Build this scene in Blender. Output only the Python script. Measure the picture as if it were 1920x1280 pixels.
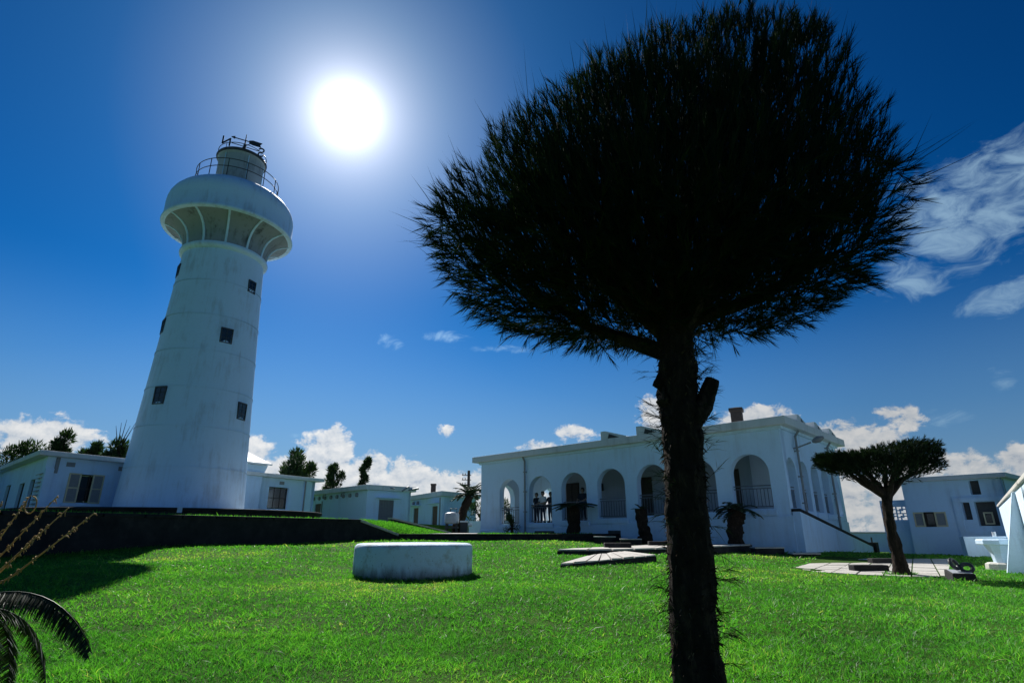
import bpy, bmesh, math, random
import numpy as np
from mathutils import Vector, Matrix, Quaternion

# ------------------------------------------------------------------ camera, sky, sun, exposure
scene = bpy.context.scene
for o in list(bpy.data.objects):
    bpy.data.objects.remove(o)
COL = scene.collection
R = math.radians

cam = bpy.data.cameras.new("camera")
cam.lens = 20.0
cam.sensor_width = 36.0
cam.clip_start = 0.05
cam.clip_end = 60000.0
camo = bpy.data.objects.new("camera", cam)
COL.objects.link(camo)
camo.location = (0, 0, 1.0)
camo.rotation_euler = (R(90 + 18.4), 0, 0)
scene.camera = camo

SUN_AZ, SUN_EL = -19.2, 38.5            # degrees, azimuth from +Y towards +X
sunv = Vector((math.sin(R(SUN_AZ)) * math.cos(R(SUN_EL)), math.cos(R(SUN_AZ)) * math.cos(R(SUN_EL)), math.sin(R(SUN_EL))))
sl = bpy.data.lights.new("sun", 'SUN')
sl.energy = 5.0
sl.angle = R(0.55)
sl.color = (1.0, 0.97, 0.92)
so = bpy.data.objects.new("sun", sl)
COL.objects.link(so)
so.rotation_euler = (-sunv).to_track_quat('-Z', 'Y').to_euler()
so.location = sunv * 200

vs = scene.view_settings
vs.view_transform = 'Standard'
vs.look = 'None'
vs.exposure = 0.5
vs.gamma = 1.0
vs.use_curve_mapping = False
scene.cycles.max_bounces = 8
scene.cycles.transparent_max_bounces = 8
scene.cycles.use_denoising = True


class NT:
    """small helper to write node trees"""
    def __init__(s, tree):
        s.t = tree
        s.n = tree.nodes
        s.l = tree.links

    def node(s, kind, **kw):
        n = s.n.new(kind)
        for k, v in kw.items():
            setattr(n, k, v)
        return n

    def put(s, sock, v):
        if hasattr(v, 'is_output') or isinstance(v, bpy.types.NodeSocket):
            s.l.new(v, sock)
        elif v is not None:
            sock.default_value = v

    def m(s, op, a, b=None, c=None, clamp=False):
        n = s.node('ShaderNodeMath', operation=op, use_clamp=clamp)
        for i, v in enumerate((a, b, c)):
            s.put(n.inputs[i], v)
        return n.outputs[0]

    def vm(s, op, a, b=None, c=None, out=0):
        n = s.node('ShaderNodeVectorMath', operation=op)
        for i, v in enumerate((a, b, c)):
            s.put(n.inputs[i], v)
        return n.outputs[out]

    def noise(s, vec, scale, detail=4, rough=.55, lac=2.0, dist=0.0):
        n = s.node('ShaderNodeTexNoise')
        s.put(n.inputs['Vector'], vec)
        n.inputs['Scale'].default_value = scale
        n.inputs['Detail'].default_value = detail
        n.inputs['Roughness'].default_value = rough
        n.inputs['Lacunarity'].default_value = lac
        n.inputs['Distortion'].default_value = dist
        return n.outputs['Fac']

    def ramp(s, fac, stops, interp='LINEAR'):
        n = s.node('ShaderNodeValToRGB')
        n.color_ramp.interpolation = interp
        el = n.color_ramp.elements
        while len(el) < len(stops):
            el.new(0.5)
        for e, (p, c) in zip(el, stops):
            e.position = p
            e.color = (c[0], c[1], c[2], 1) if hasattr(c, '__len__') else (c, c, c, 1)
        s.put(n.inputs['Fac'], fac)
        return n.outputs['Color']

    def mix(s, fac, a, b, mode='MIX'):
        n = s.node('ShaderNodeMix', data_type='RGBA', blend_type=mode)
        s.put(n.inputs[0], fac)
        s.put(n.inputs[6], a if not (hasattr(a, '__len__') and len(a) == 3) else (*a, 1))
        s.put(n.inputs[7], b if not (hasattr(b, '__len__') and len(b) == 3) else (*b, 1))
        return n.outputs[2]

    def sstep(s, x, a, b):
        n = s.node('ShaderNodeMapRange', interpolation_type='SMOOTHSTEP')
        s.put(n.inputs[0], x)
        n.inputs[1].default_value = a
        n.inputs[2].default_value = b
        return n.outputs[0]


SKY_GAMMA, SKY_HUE, SKY_SAT, SKY_VAL = 1.45, 0.506, 1.43, 8.9


def make_world():
    w = bpy.data.worlds.new("World")
    scene.world = w
    w.use_nodes = True
    T = NT(w.node_tree)
    T.n.clear()
    out = T.node('ShaderNodeOutputWorld')
    bg = T.node('ShaderNodeBackground')
    bg.inputs['Strength'].default_value = 0.06
    T.l.new(bg.outputs[0], out.inputs[0])
    sky = T.node('ShaderNodeTexSky', sky_type='NISHITA')
    sky.sun_disc = False
    sky.sun_elevation = R(SUN_EL)
    sky.sun_rotation = R(SUN_AZ)
    sky.altitude = 30
    sky.air_density = 1.0
    sky.dust_density = 0.25
    sky.ozone_density = 3.0
    # clear tropical sky, deep and saturated away from the sun
    pre = T.vm('SCALE', sky.outputs[0]); T.put(pre.node.inputs[3], 0.10)
    gm = T.node('ShaderNodeGamma'); gm.inputs['Gamma'].default_value = SKY_GAMMA
    T.l.new(pre, gm.inputs['Color'])
    hs = T.node('ShaderNodeHueSaturation')
    hs.inputs['Hue'].default_value = SKY_HUE
    hs.inputs['Saturation'].default_value = SKY_SAT
    hs.inputs['Value'].default_value = SKY_VAL
    T.l.new(gm.outputs[0], hs.inputs['Color'])
    skyc = hs.outputs[0]
    tc = T.node('ShaderNodeTexCoord')
    d = T.vm('NORMALIZE', tc.outputs['Generated'])
    # aureole round the sun: forward scattering in sea haze
    dot = T.vm('DOT_PRODUCT', d, tuple(sunv), out=1)
    ang = T.m('ARCCOSINE', T.m('MINIMUM', dot, 1.0))
    deg = T.m('MAXIMUM', T.m('MULTIPLY', ang, 180 / math.pi), 0.3)
    g = T.m('MULTIPLY', T.m('POWER', T.m('DIVIDE', 2.9, deg), 1.30), 11.8)
    g = T.m('MULTIPLY', g, T.m('EXPONENT', T.m('MULTIPLY', ang, -1 / R(32))))
    glow = T.vm('SCALE', T.ramp(T.m('DIVIDE', deg, 40.0), [(0.0, (1.0, 0.97, 0.93)), (0.10, (0.88, 0.98, 0.99)), (0.22, (0.62, 0.98, 1.0)), (0.5, (0.36, 0.95, 1.0)), (1.0, (0.25, 0.9, 1.0))]))
    T.put(glow.node.inputs[3], g)
    skyc = T.mix(1.0, skyc, glow, 'ADD')
    # azimuth / elevation in degrees
    sep = T.node('ShaderNodeSeparateXYZ')
    T.l.new(d, sep.inputs[0])
    az = T.m('MULTIPLY', T.m('ARCTAN2', sep.outputs[0], sep.outputs[1]), 180 / math.pi)
    el = T.m('MULTIPLY', T.m('ARCSINE', sep.outputs[2]), 180 / math.pi)
    cmb = T.node('ShaderNodeCombineXYZ')
    T.l.new(az, cmb.inputs[0])
    T.l.new(el, cmb.inputs[1])
    ae = cmb.outputs[0]

    def blobs(items):
        acc = None
        for (a, e, wa, we, k) in items:
            v = T.vm('MULTIPLY_ADD', ae, (1 / wa, 1 / we, 0), (-a / wa, -e / we, 0))
            dd = T.vm('DOT_PRODUCT', v, v, out=1)
            val = T.m('MULTIPLY_ADD', dd, -k, k)
            acc = val if acc is None else T.m('SMOOTH_MAX', acc, val, 0.25)
        return acc
    cum = [(-39.0, 6.9, 3.4, 1.7, 1.0), (-43.6, 6.6, 2.2, 1.5, .9), (-24.4, 6.0, 2.4, 2.6, 1.2), (-21.6, 3.9, 3.0, 2.6, 1.2), (-17.9, 6.2, 3.2, 3.3, 1.5),
           (-14.4, 4.4, 3.6, 2.8, 1.5), (-10.4, 4.2, 2.6, 2.7, 1.4), (-6.0, 3.0, 5.2, 2.8, 1.5), (-1.0, 2.2, 5.5, 3.2, 1.2), (-18, 1.5, 14, 2.6, 1.2),
           (-6.8, 9.4, .9, .7, .7), (6.3, 9.2, 1.9, .9, .75), (2.5, 7.9, 2.1, .6, .7), (14.2, 10.6, 1.9, 2.0, 1.0), (23.4, 9.9, 3.4, 1.2, .9),
           (31.0, 7.7, 3.6, 1.5, .95), (34.7, 8.9, 1.7, 1.1, .9), (31.5, 2.6, 5.0, 4.2, .9), (38.0, 4.2, 3.4, 1.7, 1.0), (42.5, 4.6, 3.5, 1.7, 1.0)]
    wisp = [(-6.9, 18.7, 2.6, .6, .75), (-12.7, 18.0, 1.1, .9, .6), (-1.0, 17.6, 4.5, .35, .4), (41.8, 24.0, 6.0, 4.6, 1.35), (47.0, 25.5, 7, 3.8, 1.2),
            (37.2, 20.2, 2.8, 2.4, 1.0), (44.0, 17.0, 4.6, 1.5, 1.0), (41.8, 11.2, .9, .9, .6), (37.4, 8.6, 2.0, .7, .5), (-20, 8.4, 2.4, .25, .5)]
    # fair-weather cumulus goes on round the rest of the horizon
    aaz = T.m('ABSOLUTE', az)
    rest = T.sstep(aaz, 46, 56)
    lowband = T.m('MULTIPLY', T.m('SUBTRACT', 1.0, T.m('ABSOLUTE', T.m('MULTIPLY_ADD', el, 1 / 2.6, -0.9))), rest)
    lown = T.m('MULTIPLY', T.noise(d, 7.0, 2), 1.9)
    restm = T.m('ADD', T.m('MULTIPLY_ADD', lowband, lown, -0.55), T.m('MULTIPLY_ADD', rest, 4.0, -4.0))
    cm = T.m('MAXIMUM', blobs(cum), restm)
    wm = blobs(wisp)
    # puffy noise for cumulus, streaked noise for the wisps
    dv = T.vm('MULTIPLY', ae, (1.0, 1.25, 1))
    n1 = T.noise(dv, 0.50, 10, .62, 2.1, .25)
    n1b = T.noise(T.vm('ADD', dv, (0.25, 0.7, 0)), 0.50, 6, .58, 2.1, .25)
    cden = T.sstep(T.m('ADD', cm, T.m('MULTIPLY_ADD', n1, 4.6, -2.2)), 0.0, 0.75)
    rot = T.node('ShaderNodeMapping')
    rot.inputs['Rotation'].default_value = (0, 0, R(-22))
    rot.inputs['Scale'].default_value = (0.22, .42, 1)
    T.l.new(ae, rot.inputs['Vector'])
    n2 = T.noise(rot.outputs[0], 1.5, 9, .60, 2.1, .8)
    wden = T.m('MULTIPLY', T.sstep(T.m('ADD', wm, T.m('MULTIPLY_ADD', n2, 4.4, -2.2)), -0.1, 2.0), 0.72)
    shade = T.m('MULTIPLY_ADD', T.m('SUBTRACT', n1, n1b), 2.4, 0.62, clamp=True)
    ccol = T.ramp(shade, [(0.0, (4.2, 5.3, 7.2)), (0.40, (8.6, 9.2, 9.9)), (1.0, (11.8, 11.8, 11.7))])
    # clouds far from the sun receive less forward scattered light
    front = T.ramp(T.m('MULTIPLY', ang, 1 / math.pi), [(0.0, 1.25), (0.12, 1.0), (0.30, 0.60), (1.0, 0.62)])
    ccol = T.mix(1.0, ccol, front, 'MULTIPLY')
    skyc = T.mix(T.m('MULTIPLY', T.m('SUBTRACT', 1.0, T.sstep(el, 3.0, 23.0)), 0.8), skyc, T.mix(1.0, (2.5, 4.9, 8.3), front, 'MULTIPLY'))
    skyc = T.mix(T.m('MULTIPLY', T.m('SUBTRACT', 1.0, T.sstep(el, 0.0, 7.0)), 0.8), skyc, T.mix(1.0, (5.0, 6.9, 8.6), front, 'MULTIPLY'))
    c1 = T.mix(T.m('MULTIPLY', cden, 0.94), skyc, ccol)
    c2 = T.mix(wden, c1, T.mix(1.0, (6.2, 9.6, 12.6), front, 'MULTIPLY'))
    T.l.new(c2, bg.inputs['Color'])


make_world()

# ------------------------------------------------------------------ builders
WL = {}          # world location of each thing or part


class MB:
    def __init__(s):
        s.v = []
        s.f = []

    def add(s, vs_, fs_):
        b = len(s.v)
        s.v.extend([tuple(p) for p in vs_])
        s.f.extend([tuple(b + i for i in f) for f in fs_])
        return s

    def hexa(s, p):      # 8 points: bottom ring then top ring, counter-clockwise
        return s.add(p, [(3, 2, 1, 0), (4, 5, 6, 7), (0, 1, 5, 4), (1, 2, 6, 5), (2, 3, 7, 6), (3, 0, 4, 7)])

    def box(s, x0, x1, y0, y1, z0, z1):
        return s.hexa([(x0, y0, z0), (x1, y0, z0), (x1, y1, z0), (x0, y1, z0), (x0, y0, z1), (x1, y0, z1), (x1, y1, z1), (x0, y1, z1)])

    def fbox(s, fr, s0, s1, t0, t1, z0, z1):
        return s.hexa([fr(s0, t1, z0), fr(s1, t1, z0), fr(s1, t0, z0), fr(s0, t0, z0), fr(s0, t1, z1), fr(s1, t1, z1), fr(s1, t0, z1), fr(s0, t0, z1)])

    def fpoly(s, fr, pts, t0, t1):   # polygon in (s,z), pushed from t0 to t1
        n = len(pts)
        v = [fr(a, t1, z) for a, z in pts] + [fr(a, t0, z) for a, z in pts]
        f = [tuple(range(n)), tuple(range(2 * n - 1, n - 1, -1))]
        for i in range(n):
            j = (i + 1) % n
            f.append((j, i, n + i, n + j))
        return s.add(v, f)

    def prism(s, pts, z0, z1):
        n = len(pts)
        z0f = z0 if hasattr(z0, '__len__') else [z0] * n
        z1f = z1 if hasattr(z1, '__len__') else [z1] * n
        v = [(p[0], p[1], a) for p, a in zip(pts, z0f)] + [(p[0], p[1], a) for p, a in zip(pts, z1f)]
        f = [tuple(range(n - 1, -1, -1)), tuple(range(n, 2 * n))]
        for i in range(n):
            j = (i + 1) % n
            f.append((i, j, n + j, n + i))
        return s.add(v, f)

    def tube(s, pts, r, seg=8, cap=True):
        pts = [Vector(p) for p in pts]
        n = len(pts)
        rr = r if hasattr(r, '__len__') else [r] * n
        b = len(s.v)
        ref = None
        for i, p in enumerate(pts):
            t = (pts[min(i + 1, n - 1)] - pts[max(i - 1, 0)])
            t = t.normalized() if t.length > 1e-9 else Vector((0, 0, 1))
            if ref is None:
                ref = Vector((1, 0, 0)) if abs(t.x) < .8 else Vector((0, 1, 0))
            a = (ref - t * ref.dot(t)).normalized()
            ref = a
            c = t.cross(a)
            for k in range(seg):
                w = 2 * math.pi * k / seg
                s.v.append(tuple(p + (a * math.cos(w) + c * math.sin(w)) * rr[i]))
        for i in range(n - 1):
            for k in range(seg):
                k2 = (k + 1) % seg
                s.f.append((b + i * seg + k, b + i * seg + k2, b + (i + 1) * seg + k2, b + (i + 1) * seg + k))
        if cap:
            s.f.append(tuple(b + k for k in range(seg - 1, -1, -1)))
            s.f.append(tuple(b + (n - 1) * seg + k for k in range(seg)))
        return s

    def ring(s, c, r, rt, seg=64, ts=6):
        pts = [(c[0] + r * math.cos(2 * math.pi * i / seg), c[1] + r * math.sin(2 * math.pi * i / seg), c[2]) for i in range(seg)]
        b = len(s.v)
        for i in range(seg):
            a = 2 * math.pi * i / seg
            for k in range(ts):
                w = 2 * math.pi * k / ts
                rad = r + rt * math.cos(w)
                s.v.append((c[0] + rad * math.cos(a), c[1] + rad * math.sin(a), c[2] + rt * math.sin(w)))
        for i in range(seg):
            for k in range(ts):
                i2 = (i + 1) % seg
                k2 = (k + 1) % ts
                s.f.append((b + i * ts + k, b + i2 * ts + k, b + i2 * ts + k2, b + i * ts + k2))
        return s

    def lathe(s, cx, cy, prof, seg=64, a0=0.0, a1=2 * math.pi, cap=False):
        full = abs(a1 - a0 - 2 * math.pi) < 1e-6
        m = seg if full else seg + 1
        b = len(s.v)
        for i in range(m):
            a = a0 + (a1 - a0) * i / seg
            for (r, z) in prof:
                s.v.append((cx + r * math.cos(a), cy + r * math.sin(a), z))
        k = len(prof)
        for i in range(seg):
            i2 = (i + 1) % m
            for j in range(k - 1):
                s.f.append((b + i * k + j, b + i2 * k + j, b + i2 * k + j + 1, b + i * k + j + 1))
        if cap:
            s.f.append(tuple(b + i * k + k - 1 for i in range(m)))
            s.f.append(tuple(b + i * k for i in range(m - 1, -1, -1)))
        return s

    def build(s, name, mat, parent=None, origin=None, smooth=False, bevel=0, kind=None, label=None):
        base = Vector((0, 0, 0))
        if parent is not None:
            base = WL[parent.name].copy()
        off = Vector(origin) if origin is not None else base
        me = bpy.data.meshes.new(name)
        me.from_pydata([(x - off[0], y - off[1], z - off[2]) for x, y, z in s.v], [], s.f)
        me.materials.append(mat)
        if smooth:
            me.polygons.foreach_set('use_smooth', [True] * len(me.polygons))
            try:
                me.set_sharp_from_angle(angle=R(40))
            except Exception:
                pass
        me.update()
        o = bpy.data.objects.new(name, me)
        COL.objects.link(o)
        o.location = off - base
        if parent is not None:
            o.parent = parent
        WL[o.name] = off
        if bevel:
            bm = o.modifiers.new('bevel', 'BEVEL')
            bm.width = bevel
            bm.segments = 2
            bm.limit_method = 'ANGLE'
        if kind:
            o['kind'] = kind
        if label:
            o['label'] = label
        return o


def tag(o, label, cat, group=None):
    o['label'] = label
    o['category'] = cat
    if group:
        o['group'] = group
    return o


def thing(name, loc, label, cat, group=None):
    o = bpy.data.objects.new(name, None)
    o.empty_display_size = 0.2
    COL.objects.link(o)
    o.location = loc
    WL[o.name] = Vector(loc)
    return tag(o, label, cat, group)


def dup(o, parent, loc=None, rot=None, scale=None):
    c = o.copy()
    COL.objects.link(c)
    c.parent = parent
    if loc is not None:
        c.location = loc
    if rot is not None:
        c.rotation_euler = rot
    if scale is not None:
        c.scale = scale
    WL[c.name] = (WL[parent.name] if parent is not None else Vector((0, 0, 0))) + c.location
    return c


def frame(P, d, n):
    """wall frame: s along the wall, t outwards, z up"""
    P = Vector(P); d = Vector(d).normalized(); n = Vector(n).normalized()
    def fr(s, t, z):
        return (P.x + d.x * s + n.x * t, P.y + d.y * s + n.y * t, z)
    fr.P, fr.d, fr.n = P, d, n
    return fr


def holed_wall(fr, s0, s1, z0, z1, holes, th):
    """flat wall with rectangular openings; outer face at t=0, inner at t=-th"""
    mb = MB()
    S = sorted({s0, s1, *[h[0] for h in holes], *[h[1] for h in holes]})
    Z = sorted({z0, z1, *[h[2] for h in holes], *[h[3] for h in holes]})
    def inh(a, b):
        return any(h[0] < a < h[1] and h[2] < b < h[3] for h in holes)
    for i in range(len(S) - 1):
        for j in range(len(Z) - 1):
            a, b, c, d = S[i], S[i + 1], Z[j], Z[j + 1]
            if inh((a + b) / 2, (c + d) / 2):
                continue
            mb.add([fr(a, 0, c), fr(b, 0, c), fr(b, 0, d), fr(a, 0, d)], [(0, 1, 2, 3)])
            mb.add([fr(a, -th, c), fr(b, -th, c), fr(b, -th, d), fr(a, -th, d)], [(3, 2, 1, 0)])
    for (a, b, c, d) in holes:
        for (p, q_) in (((a, c), (b, c)), ((b, c), (b, d)), ((b, d), (a, d)), ((a, d), (a, c))):
            mb.add([fr(p[0], 0, p[1]), fr(q_[0], 0, q_[1]), fr(q_[0], -th, q_[1]), fr(p[0], -th, p[1])], [(3, 2, 1, 0)])
    for (p, q_) in (((s0, z0), (s1, z0)), ((s1, z0), (s1, z1)), ((s1, z1), (s0, z1)), ((s0, z1), (s0, z0))):
        mb.add([fr(p[0], 0, p[1]), fr(q_[0], 0, q_[1]), fr(q_[0], -th, q_[1]), fr(p[0], -th, p[1])], [(0, 1, 2, 3)])
    return mb


def arch_wall(fr, s0, s1, z0f, z1f, arches, th, seg=20):
    """wall with round arched openings. arches: (centre, half width, sill, top). z0f/z1f give bottom/top at s"""
    mb = MB()
    def q4(a, b, c, d, t, flip=False):
        mb.add([fr(p[0], t, p[1]) for p in (a, b, c, d)], [(3, 2, 1, 0) if flip else (0, 1, 2, 3)])
    def both(a, b, c, d):
        q4(a, b, c, d, 0)
        q4(a, b, c, d, -th, True)
    cur = s0
    for (c, w, zs, zt) in sorted(arches):
        a, b = c - w, c + w
        both((cur, z0f(cur)), (a, z0f(a)), (a, z1f(a)), (cur, z1f(cur)))
        both((a, z0f(a)), (b, z0f(b)), (b, zs), (a, zs))
        sp = zt - w
        pts = [(a, zs), (a, sp)] + [(c - w * math.cos(math.pi * i / seg), sp + w * math.sin(math.pi * i / seg)) for i in range(1, seg)] + [(b, sp), (b, zs)]
        for i in range(1, len(pts) - 2):
            p, q_ = pts[i], pts[i + 1]
            both(p, q_, (q_[0], z1f(q_[0])), (p[0], z1f(p[0])))
        for p, q_ in zip(pts, pts[1:] + pts[:1]):
            mb.add([fr(p[0], 0, p[1]), fr(q_[0], 0, q_[1]), fr(q_[0], -th, q_[1]), fr(p[0], -th, p[1])], [(0, 1, 2, 3)])
        cur = b
    both((cur, z0f(cur)), (s1, z0f(s1)), (s1, z1f(s1)), (cur, z1f(cur)))
    for s in (s0, s1):
        mb.add([fr(s, 0, z0f(s)), fr(s, -th, z0f(s)), fr(s, -th, z1f(s)), fr(s, 0, z1f(s))], [(0, 1, 2, 3) if s == s0 else (3, 2, 1, 0)])
    mb.add([fr(s0, 0, z1f(s0)), fr(s1, 0, z1f(s1)), fr(s1, -th, z1f(s1)), fr(s0, -th, z1f(s0))], [(0, 1, 2, 3)])
    return mb


# ------------------------------------------------------------------ materials
def material(name, fn, rough=.8, spec=.3):
    m = bpy.data.materials.new(name)
    m.use_nodes = True
    T = NT(m.node_tree)
    b = T.n['Principled BSDF']
    b.inputs['Roughness'].default_value = rough
    b.inputs['Specular IOR Level'].default_value = spec
    tc = T.node('ShaderNodeTexCoord')
    fn(T, b, tc)
    return m


def bump(T, b, h, strength, dist):
    n = T.node('ShaderNodeBump')
    n.inputs['Strength'].default_value = strength
    n.inputs['Distance'].default_value = dist
    T.put(n.inputs['Height'], h)
    T.l.new(n.outputs[0], b.inputs['Normal'])


def pos(T):
    g = T.node('ShaderNodeNewGeometry')
    return g.outputs['Position']


def plaster(base, stain, amount=.5, relief=.35, scale=1.0):
    def fn(T, b, tc):
        p = pos(T)
        big = T.noise(p, .55 * scale, 5, .6)
        st = T.vm('MULTIPLY', p, (2.2, 2.2, .22))
        streak = T.noise(st, 1.4 * scale, 6, .65)
        f = T.m('MULTIPLY', T.sstep(T.m('ADD', T.m('MULTIPLY', big, .55), T.m('MULTIPLY', streak, .55)), .53, .80), amount)
        c = T.mix(f, base, stain)
        fine = T.noise(p, 9, 5, .6)
        c = T.mix(T.m('MULTIPLY', T.sstep(fine, .45, .75), .16), c, tuple(x * .75 for x in base))
        T.l.new(c, b.inputs['Base Color'])
        bump(T, b, T.m('ADD', T.noise(p, 26, 4, .6), T.m('MULTIPLY', big, 1.5)), relief, .012)
    return fn


M = {}
M['white'] = material('white_plaster', plaster((.54, .74, .95), (.32, .40, .48), .5))  # blue of open shade mixed into the white base colour
M['tower'] = material('tower_paint', plaster((.54, .75, .97), (.28, .36, .45), .75, .35, 1.3), .55, .4)  # white paint, with the blue of skylit shade put into its colour
M['lantern'] = material('weathered_lantern_paint', plaster((.34, .38, .42), (.10, .11, .12), .9, .4, 2.2), .6, .3)
M['inner'] = material('shade_darkened_veranda', plaster((.38, .45, .54), (.22, .26, .30), .5))  # veranda shade painted in: wall colour darker than the outer plaster
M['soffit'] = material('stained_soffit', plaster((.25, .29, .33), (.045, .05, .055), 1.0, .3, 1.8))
M['roofconc'] = material('painted_concrete_roof', plaster((.60, .65, .68), (.28, .30, .30), .6))
M['concrete'] = material('pale_concrete', plaster((.55, .53, .48), (.28, .27, .23), .55, .6, 2.0))
M['rough_white'] = material('rough_whitewash', plaster((.62, .77, .90), (.32, .38, .42), .55, 1.0, 3.0))  # whitewash colour carries the same painted blue shade tint
def seat_fn(T, b, tc):
    p = pos(T)
    base = T.mix(T.sstep(T.noise(p, 3.2, 6, .65), .50, .72), (.62, .77, .90), (.42, .48, .50))  # blue shade tint painted into the whitewash base here too
    spots = T.sstep(T.noise(p, 34, 3, .5), .66, .74)
    c = T.mix(T.m('MULTIPLY', spots, .75), base, (.10, .10, .09))
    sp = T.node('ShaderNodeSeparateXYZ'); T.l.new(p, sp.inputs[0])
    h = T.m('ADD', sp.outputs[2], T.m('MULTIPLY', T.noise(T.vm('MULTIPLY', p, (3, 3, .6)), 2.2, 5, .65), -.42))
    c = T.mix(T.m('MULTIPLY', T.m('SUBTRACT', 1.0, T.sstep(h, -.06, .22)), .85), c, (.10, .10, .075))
    T.l.new(c, b.inputs['Base Color'])
    bump(T, b, T.m('ADD', T.noise(p, 30, 5, .65), T.m('MULTIPLY', spots, -1.5)), .9, .02)


M['seat'] = material('stained_whitewash', seat_fn)
M['paving'] = material('paving_slab', plaster((.52, .49, .44), (.24, .22, .19), .85, .6, 3.0))
M['glare_roof'] = material('white_sheet_roof', plaster((.86, .86, .84), (.6, .6, .57), .2, .1), .3, .5)


def stone_fn(T, b, tc):
    p = pos(T)
    n = T.noise(p, 2.2, 7, .65)
    c = T.ramp(n, [(.25, (.010, .010, .012)), (.55, (.028, .028, .028)), (.8, (.06, .058, .054))])
    T.l.new(c, b.inputs['Base Color'])
    bump(T, b, T.noise(p, 14, 6, .65), .8, .02)


M['stone'] = material('dark_weathered_stone', stone_fn, .85, .2)


def flat(col, var=.25, sc=6.0, relief=.15):
    def fn(T, b, tc):
        n = T.noise(pos(T), sc, 5, .6)
        c = T.mix(n, tuple(x * (1 - var) for x in col), tuple(min(1, x * (1 + var)) for x in col))
        T.l.new(c, b.inputs['Base Color'])
        if relief:
            bump(T, b, T.noise(pos(T), sc * 6, 4, .6), relief, .01)
    return fn


M['iron'] = material('dark_painted_iron', flat((.035, .04, .045)), .5, .4)
M['bars'] = material('blue_grey_rail_paint', flat((.10, .12, .15)), .5, .4)
M['pipe'] = material('grey_pipe_paint', flat((.22, .24, .26), .2), .5, .4)
M['cream'] = material('cream_shutter_paint', flat((.62, .55, .36), .15), .6, .3)
M['darkwood'] = material('dark_wood', flat((.06, .05, .045), .3), .7, .2)
M['brownwood'] = material('brown_door', flat((.13, .085, .06), .3), .7, .2)
M['greydoor'] = material('grey_door', flat((.16, .17, .19), .2), .6, .3)
M['room'] = material('dim_room', flat((.10, .10, .10), .2), .9, .1)
M['louvre'] = material('grey_louvre', flat((.30, .31, .31), .2), .7, .3)
M['asphalt'] = material('bitumen_black', flat((.03, .03, .032), .3), .9, .1)
M['soil'] = material('bare_soil', flat((.09, .065, .045), .4, 8, .6), .95, .1)
M['tankmetal'] = material('galvanised_metal', flat((.42, .44, .46), .15), .4, .5)
M['shiny_white'] = material('white_enamel', flat((.8, .8, .8), .05), .25, .5)
M['skin'] = material('skin', flat((.42, .27, .19), .1), .6, .3)
M['hair'] = material('black_hair', flat((.015, .013, .012), .2), .5, .3)
M['shirt_dark'] = material('dark_cloth', flat((.035, .04, .055), .2), .9, .1)
M['shirt_white'] = material('white_cloth', flat((.72, .72, .72), .05), .9, .1)
M['trousers'] = material('navy_cloth', flat((.03, .035, .06), .2), .9, .1)
M['shoes'] = material('black_leather', flat((.02, .02, .02), .2), .5, .4)


def glass_fn(T, b, tc):
    b.inputs['Base Color'].default_value = (.012, .016, .02, 1)
    b.inputs['Roughness'].default_value = .08
    b.inputs['Specular IOR Level'].default_value = .6
    bump(T, b, T.noise(pos(T), 3, 2), .04, .02)


M['glass'] = material('dark_window_glass', glass_fn, .08, .6)


def bark_fn(T, b, tc):
    p = pos(T)
    st = T.vm('MULTIPLY', p, (1, 1, .35))
    n = T.noise(st, 16, 8, .7)
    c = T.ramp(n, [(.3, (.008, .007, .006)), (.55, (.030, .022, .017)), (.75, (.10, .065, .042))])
    T.l.new(c, b.inputs['Base Color'])
    bump(T, b, T.noise(st, 22, 8, .7), 1.0, .03)


M['bark'] = material('casuarina_bark', bark_fn, .95, .1)


def leaf_mat(name, stops, trans, tcol, rough=.6, spec=.25):
    m = bpy.data.materials.new(name)
    m.use_nodes = True
    T = NT(m.node_tree)
    T.n.clear()
    out = T.node('ShaderNodeOutputMaterial')
    at_ = T.node('ShaderNodeAttribute', attribute_name='rnd')
    col = T.ramp(at_.outputs['Fac'], stops)
    p = T.node('ShaderNodeBsdfPrincipled')
    p.inputs['Roughness'].default_value = rough
    p.inputs['Specular IOR Level'].default_value = spec
    T.l.new(col, p.inputs['Base Color'])
    tr = T.node('ShaderNodeBsdfTranslucent')
    T.l.new(T.mix(1.0, col, tcol, 'MULTIPLY'), tr.inputs['Color'])
    mx = T.node('ShaderNodeMixShader')
    mx.inputs[0].default_value = trans
    T.l.new(p.outputs[0], mx.inputs[1])
    T.l.new(tr.outputs[0], mx.inputs[2])
    T.l.new(mx.outputs[0], out.inputs[0])
    return m


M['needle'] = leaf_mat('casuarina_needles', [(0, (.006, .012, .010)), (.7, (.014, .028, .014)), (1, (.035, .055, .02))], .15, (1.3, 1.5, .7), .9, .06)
M['flake'] = leaf_mat('loose_bark', [(0, (.012, .009, .008)), (.7, (.04, .028, .02)), (1, (.13, .085, .055))], .05, (1, 1, 1), .9, .06)
M['bush'] = leaf_mat('broad_leaf', [(0, (.012, .028, .012)), (.7, (.03, .06, .02)), (1, (.06, .10, .03))], .25, (1.2, 1.5, .6))
M['frond'] = leaf_mat('cycad_leaflets', [(0, (.010, .022, .012)), (.7, (.02, .04, .016)), (1, (.05, .07, .03))], .12, (1.2, 1.5, .6), .5)
M['drystalk'] = leaf_mat('dry_stalk', [(0, (.26, .18, .08)), (1, (.62, .46, .20))], .3, (1, 1, 1), .7)
M['grass'] = leaf_mat('lawn_grass', [(0, (.022, .085, .020)), (.40, (.060, .21, .032)), (.72, (.12, .32, .042)), (.9, (.21, .38, .06)), (1, (.42, .40, .15))], .5, (1.2, 1.6, .6), .5)


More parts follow.
